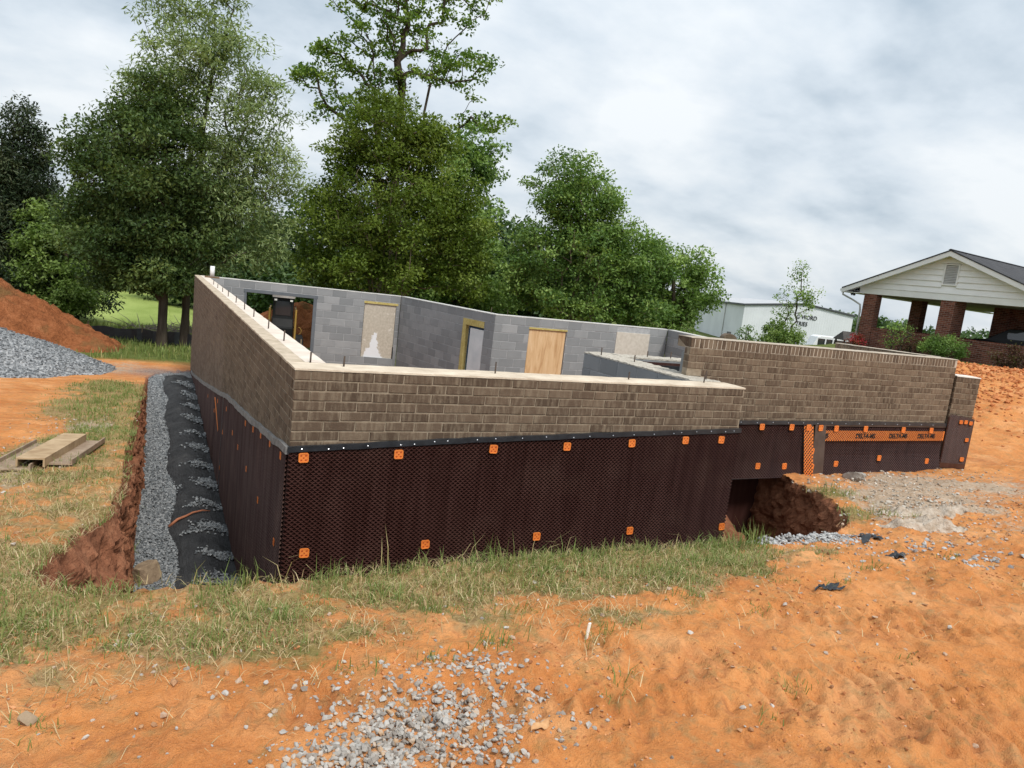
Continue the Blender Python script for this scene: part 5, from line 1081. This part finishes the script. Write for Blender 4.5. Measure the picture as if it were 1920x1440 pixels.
for s in (-1, 1):
    m = MB(); yy = s*.735; m.add([(-.98,yy*1.12,1.0),(-.5,yy,1.36),(.1,yy,1.38),(.1,yy*1.12,1.0)], [(0,1,2,3)]); m.add([(.16,yy*1.12,1.0),(.16,yy,1.38),(.7,yy,1.39),(1.25,yy*1.12,1.05)], [(0,1,2,3)]); m.build('side_window', M_GLASS, car)
m = MB(); m.add([(-1.18,-.62,.965),(-1.18,.62,.965),(-.6,.58,1.375),(-.6,-.58,1.375)], [(0,1,2,3)]); m.build('windshield', M_GLASS, car, loc=(-.02, 0, .012))
for x in (-1.45, 1.45):
    for s in (-1, 1):
        w_ = MB().tube([(x, s*.72, .32), (x, s*.905, .32)], .32, 18).build('wheel', M_TYRE, car, True); MB().tube([(x, s*.85, .32), (x, s*.915, .32)], .2, 14).build('rim', M_RIM, w_, True)
m = MB(); m.box(-2.36, -2.2, -.75, -.45, .62, .74); m.build('headlight', M_GLASS, car); m = MB(); m.box(-2.36, -2.2, .45, .75, .62, .74); m.build('headlight', M_GLASS, car)
# shrubs by the porch
L_RED = leafset('reddish leaves', (.05, .018, .016), (.10, .04, .03), (.10, .12, .03), .3); L_PINK = leafset('red flowers', (.25, .02, .03), (.4, .04, .05), (.10, .14, .03), .3)
hp = lambda u, y: (lambda v: (v.x, v.y, G(v.x, v.y)-.02))(ho.matrix_basis @ Vector((u, y, 0)))
def shrub(label, u, y, r, h, mat, seed, nc=45, per=60, leaf=(.07, .04), cl=.22, cat='shrub', stems=4):
    tree('shrub', label, hp(u, y), [(0,0,h*.55,r,r,h*.5)], nc, per, leaf, mat, seed, .025, stems, .2, cl, .4, None, .8, None, cat, .08, .004)
shrub('rounded dark green clipped shrub in front of the low brick wall', 4.35, -1.1, .85, .85, L_MID, 601, 80, 70)
shrub('loose green shrub reaching over the low brick wall between the columns', 2.5, -.9, .65, 1.2, L_LIGHT, 605, 36, 18, (.09, .04), .26)
shrub('reddish low shrub between the two green ones', 3.2, -.75, .5, .6, L_RED, 609, 30, 40)
shrub('dark reddish shrub at the right edge before the house wall', 6.7, -1.0, .65, .8, L_RED, 613, 45, 50)
shrub('red flowering plant at the foot of the corner column', .75, -.7, .45, .45, L_PINK, 617, 24, 36, (.07, .05))
tree('pine_tree', 'dark pine seen through the carport opening', (48.0, 17.6, G(48, 17.6)), [(0,0,2.6,1.9,1.8,.9),(.4,0,4.0,1.5,1.4,.8),(0,0,5.4,1.0,1.0,.9),(-.8,0,3.2,.9,.9,.6)], 90, 46, (.30, .10), L_FAR, 621, .16, 1, 0, .6, .45, None, .5, None, 'tree', .9)
tree('pale_green_tree', 'pale green tree seen through the porch beside the middle column', (47.0, 27.0, G(47, 27)), [(0,0,2.4,2.0,1.9,1.9),(1.2,0,1.6,1.5,1.4,1.3)], 80, 50, (.26, .14), L_LIGHT, 625, .1, 3, .15, .62, .45, None, .7, None, 'tree', .6)
# ------------------------------------------------------------------ white metal building
mbd = empty('metal_building', (65.97, 62.15, -3.2), math.atan2(-6.37, 12.31)); tag(mbd, 'white metal church building with low gable and black lettering', 'building')
t = NT('white metal siding'); p = t.obj(); s = t.n('ShaderNodeSeparateXYZ'); t.set(s.inputs[0], p); wv = t.math('SINE', t.math('MULTIPLY', t.math('ADD', s.outputs[0], s.outputs[1]), 20.0)); t.bsdf(t.ramp(t.noise(p, .35, 3, .5), [(.3, (.60, .63, .66)), (.7, (.70, .73, .76))]), .5, t.bump(wv, .004), .3); M_MSID = t.mat
WL_ = 13.86; zl_, zp_, zr_ = 4.96, 5.88, 5.10
m = MB(); m.prism([(0, 0), (WL_, 0), (WL_, zr_), (7.6, zp_), (0, zl_)], 0, .2, 'y'); m.build('gable_wall', M_MSID, mbd)
m = MB(); m.box(0, .2, .201, 24, 0, zl_); m.build('side_wall', M_MSID, mbd); m = MB(); m.box(WL_-.2, WL_, .201, 24, 0, zr_); m.build('side_wall', M_MSID, mbd)
M_MROOF = simple('metal roof', (.40, .41, .43), (.48, .49, .5), 1, .45); M_TRIMD = simple('dark trim', (.05, .055, .06), None, 3, .5)
m = MB(); m.prism([(-.15, zl_+.02), (7.6, zp_+.02), (7.6, zp_+.10), (-.15, zl_+.10)], -.08, 24, 'y'); m.build('roof_slope', M_MROOF, mbd); m = MB(); m.prism([(WL_+.15, zr_+.02), (7.6, zp_+.02), (7.6, zp_+.10), (WL_+.15, zr_+.10)], -.08, 24, 'y'); m.build('roof_slope', M_MROOF, mbd)
m = MB(); m.prism([(-.16, zl_-.16), (7.6, zp_-.14), (7.6, zp_+.08), (-.16, zl_+.06)], -.16, -.081, 'y'); m.build('rake_trim', M_TRIMD, mbd); m = MB(); m.prism([(WL_+.16, zr_-.16), (7.6, zp_-.14), (7.6, zp_+.08), (WL_+.16, zr_+.06)], -.16, -.081, 'y'); m.build('rake_trim', M_TRIMD, mbd)
m = MB(); m.box(-.30, -.151, -.1, 24, zl_-.16, zl_+.06); m.build('eave_gutter', M_TRIMD, mbd)
m = MB(); m.box(-.12, -.02, 8.0, 8.1, 0, zl_-.1); m.build('downspout', M_LOUV, mbd)
for i, (txt, u, zz) in enumerate((('G WORD', 6.70, 3.95), ('TRIES', 6.75, 3.10))):
    fc = bpy.data.curves.new('wall_lettering', 'FONT'); fc.body = txt; fc.size = .74; fc.extrude = .02; fc.offset = .002; fc.materials.append(M_INK); text_mesh('wall_lettering', fc, mbd, (u, -.04, zz), .84)
m = MB(); m.box(8.85, 9.0, -.15, -.05, 0, 1.9); m.build('wall_post', M_TRIMD, mbd)
# vans
def van(label, x, y, rz, l=5.4, h=2.7):
    o = empty('van', (x, y, G(x, y)+.0), rz); tag(o, label, 'van'); m = MB()
    m.prism([(-l/2, .35), (-l/2-.05, 1.05), (-l/2+.9, 1.25), (-l/2+1.45, h-.12), (-l/2+1.8, h), (l/2-.05, h), (l/2, h-.2), (l/2, .35)], -.95, .95, 'y'); m.build('body', simple('white van paint', (.72, .73, .75), (.78, .79, .8), 1, .3), o, False, .05)
    for a, b in ((-l/2+1.5, -l/2+2.2), (-l/2+2.35, -l/2+2.95), (-l/2+3.1, -l/2+4.1), (-l/2+4.25, l/2-.2)):
        m = MB(); m.box(a, b, -.975, -.945, 1.5, h-.28); m.build('window', M_GLASS, o)
    for x_ in (-l/2+1.0, l/2-1.1):
        for s in (-1, 1): MB().tube([(x_, s*.78, .36), (x_, s*.98, .36)], .36, 16).build('wheel', M_TYRE, o, True)
    return o
va_ = Vector((60.0, 44.3, 0)); ang = math.atan2(-.457, .889)
van('white passenger van nearer the lettering, only its window row above the lawn', va_.x, va_.y, ang); q = va_+RV*3.3+FV*3.0; van('second white van half hidden behind the brick column', q.x+1.2, q.y-.5, ang, 4.6, 2.6)
# picnic shelter with a dark roof
sx, sy = 58.2, 40.3; sh = empty('shelter', (sx, sy, G(sx, sy)), ang); tag(sh, 'small open shelter with dark gable roof near the vans', 'shelter')
sz = 2.75
m = MB(); m.prism([(-1.35, sz), (-.9, sz+.75), (1.1, sz+.75), (1.35, sz)], -.02, .05, 'y')
m = MB(); m.add([(-1.0,-1.1,sz),(1.3,-1.1,sz),(1.3,0,sz+.75),(-.7,0,sz+.75),(-1.0,1.1,sz),(1.3,1.1,sz),(-1.0,-1.1,sz-.08),(1.3,-1.1,sz-.08),(-1.0,1.1,sz-.08),(1.3,1.1,sz-.08)], [(0,1,2,3),(3,2,5,4),(6,7,1,0),(8,4,5,9),(6,0,3,4,8),(7,9,5,2,1),(6,8,9,7)]); m.build('roof', simple('dark brown roof', (.045, .04, .038), (.075, .068, .06), 3, .9), sh)
for x_ in (-.8, 1.1):
    for y_ in (-.9, .9): m = MB(); m.box(x_-.07, x_+.07, y_-.07, y_+.07, 0, sz-.081); m.build('post', simple('dark post', (.05, .04, .035)), sh)
# dark hut-like post box with arched brown roof
bx_, by_ = 28.0, 24.6; bh = empty('arched_hut', (bx_, by_, G(bx_, by_)+.45), ang); tag(bh, 'narrow dark hut with arched brown roof before the white building', 'garden hut')
m = MB(); m.box(-.30, .30, -.28, .28, -.5, .74); m.build('body', simple('dark grey hut', (.06, .065, .068), (.10, .105, .11), 4, .8), bh, False, .01); m = MB(); m.box(-.20, .20, -.30, -.281, .34, .70); m.build('opening', M_HOLE_SHADE, bh)  # near-black panel on the front stands in for shade inside the hut
m = MB(); m.prism([(.42*math.cos(a), .74+.40*math.sin(a)) for a in np.linspace(0, math.pi, 13)], -.36, .36, 'y'); m.build('arched_roof', simple('brown shingle roof', (.12, .085, .06), (.2, .15, .11), 9, .9, .01, 20), bh)
m = MB(); m.box(-.10, .08, -.08, .08, 1.10, 1.24); m.build('roof_knob', simple('dark grey hut', (.06, .065, .068)), bh)
# ------------------------------------------------------------------ skid steer behind the garage opening
M_YEL = simple('machine yellow', (.36, .22, .05), (.46, .29, .075), 4, .5); M_BLK = simple('machine black', (.006, .007, .008), (.014, .015, .016), 4, .6, 0, 40, .25)
sk = empty('skid_loader', (3.80, 24.5, G(3.80, 24.5)), -.16); tag(sk, 'black and yellow skid loader seen from behind through the garage opening', 'loader')
m = MB(); m.prism([(-.95,.30),(-1.0,.95),(-.75,1.30),(.6,1.25),(.95,.6),(.8,.28)], -.42, .42, 'x'); m.build('engine_hood', M_BLK, sk, False, .04)
m = MB(); m.prism([(-.62,1.25),(-.52,2.08),(.55,2.08),(.75,1.0),(.6,.9)], -.40, .40, 'x'); cb = m.build('cab', M_BLK, sk, False, .03)
m = MB(); m.box(-.30, .30, -.62, -.585, 1.38, 1.95); m.build('rear_window', M_GLASS, cb, False, .01)
m = MB(); m.prism([(-.42,2.09),(.42,2.09),(.44,2.16),(.36,2.28),(-.36,2.28),(-.44,2.16)], -.66, .6, 'y'); m.build('roof', simple('grey roof', (.42, .39, .39), (.5, .47, .47), 3, .6), sk)
for s in (-1, 1):
    m = MB(); m.box(s*.50-.035, s*.50+.035, -.85, -.65, .35, 1.66); m.box(s*.50-.03, s*.50+.03, -.649, 1.2, 1.46, 1.62); m.box(s*.50-.03, s*.50+.03, 1.201, 1.35, .5, 1.62); m.build('lift_arm', M_YEL, sk, False, .01)
    m = MB(); m.prism([(-.85,.0),(-1.0,.25),(-.8,.52),(.8,.52),(1.0,.25),(.85,.0)], s*.68-.16, s*.68+.16, 'x'); m.build('track', M_TYRE, sk, False, .03)
    m = MB(); m.box(s*.30-.05, s*.30+.05, -.70, -.66, 1.96, 2.03); m.build('work_light', simple('lamp glass', (.8, .8, .8), None, 4, .2), sk)
    m = MB(); m.box(s*.46-.03, s*.46+.03, -.80, -.70, 1.76, 1.80); m.build('mirror_bracket', M_BLK, sk)
m = MB(); m.box(-.5, .5, -.98, -.5, .22, .42); m.build('rear_bumper', M_YEL, sk, False, .02)
pts = [(.62+.12*math.cos(a), -.9, .85+.14*math.sin(a)) for a in np.linspace(-1.4, 1.6, 10)]; MB().tube(pts, .014, 6).build('grab_handle', M_YEL, sk, True)
# ------------------------------------------------------------------ silt fence
fn = empty('silt_fence', (-3.9, 24.35, 0)); tag(fn, 'low black silt fence running behind the trees at the left', 'fence')
A0, A1 = Vector((-6.5, 25.6, 0)), Vector((4.0, 21.2, 0)); m = MB(); nseg = 60
for i in range(nseg+1):
    q = A0.lerp(A1, i/nseg); zz = G(q.x, q.y); yy = q.y+.05*math.sin(i*1.7); m.v += [(q.x+3.9, yy-24.35, zz-.05), (q.x+3.9, yy-24.35+.05, zz+.46+.03*math.sin(i*.9))]
m.f = [(2*i, 2*i+2, 2*i+3, 2*i+1) for i in range(nseg)]; m.m = [0]*nseg; m.build('fence_fabric', M_BLACKPL, fn)
for i in range(0, nseg+1, 10):
    q = A0.lerp(A1, i/nseg); zz = G(q.x, q.y); m = MB(); m.box(-.02, .02, -.02, .02, -.1, .62); m.build('fence_stake', simple('fence stake', (.2, .15, .1)), fn, False, 0, (q.x+3.9, q.y-24.35+.09, zz))
# heap of dead brush beyond the fence
r_ = random.Random(12); m = MB()
for i in range(150):
    x, y = 1.0+r_.gauss(0, 1.5), 27.0+r_.gauss(0, .7); z = G(x, y); a = r_.uniform(0, 6.28); e_ = r_.uniform(0, .6); l = r_.uniform(.5, 1.5); d = Vector((math.cos(a)*math.cos(e_), math.sin(a)*math.cos(e_), math.sin(e_))); p0 = Vector((x, y, z+r_.random()*.3)); m.tube([p0, p0+d*l*.5+Vector((0, 0, r_.uniform(-.05, .1))), p0+d*l], [.018, .013, .005], 4, 0, False)
tag(m.build('brush_heap', simple('dead twigs', (.16, .13, .11), (.3, .25, .21), 9, .9)), 'heap of grey dead branches beyond the silt fence', 'brush', kind='stuff')
# every wall, pier and tree is a thing that can be told apart
for o in list(COL.objects):
    if o.parent is None and 'category' in o and 'kind' not in o: o['kind'] = 'thing'
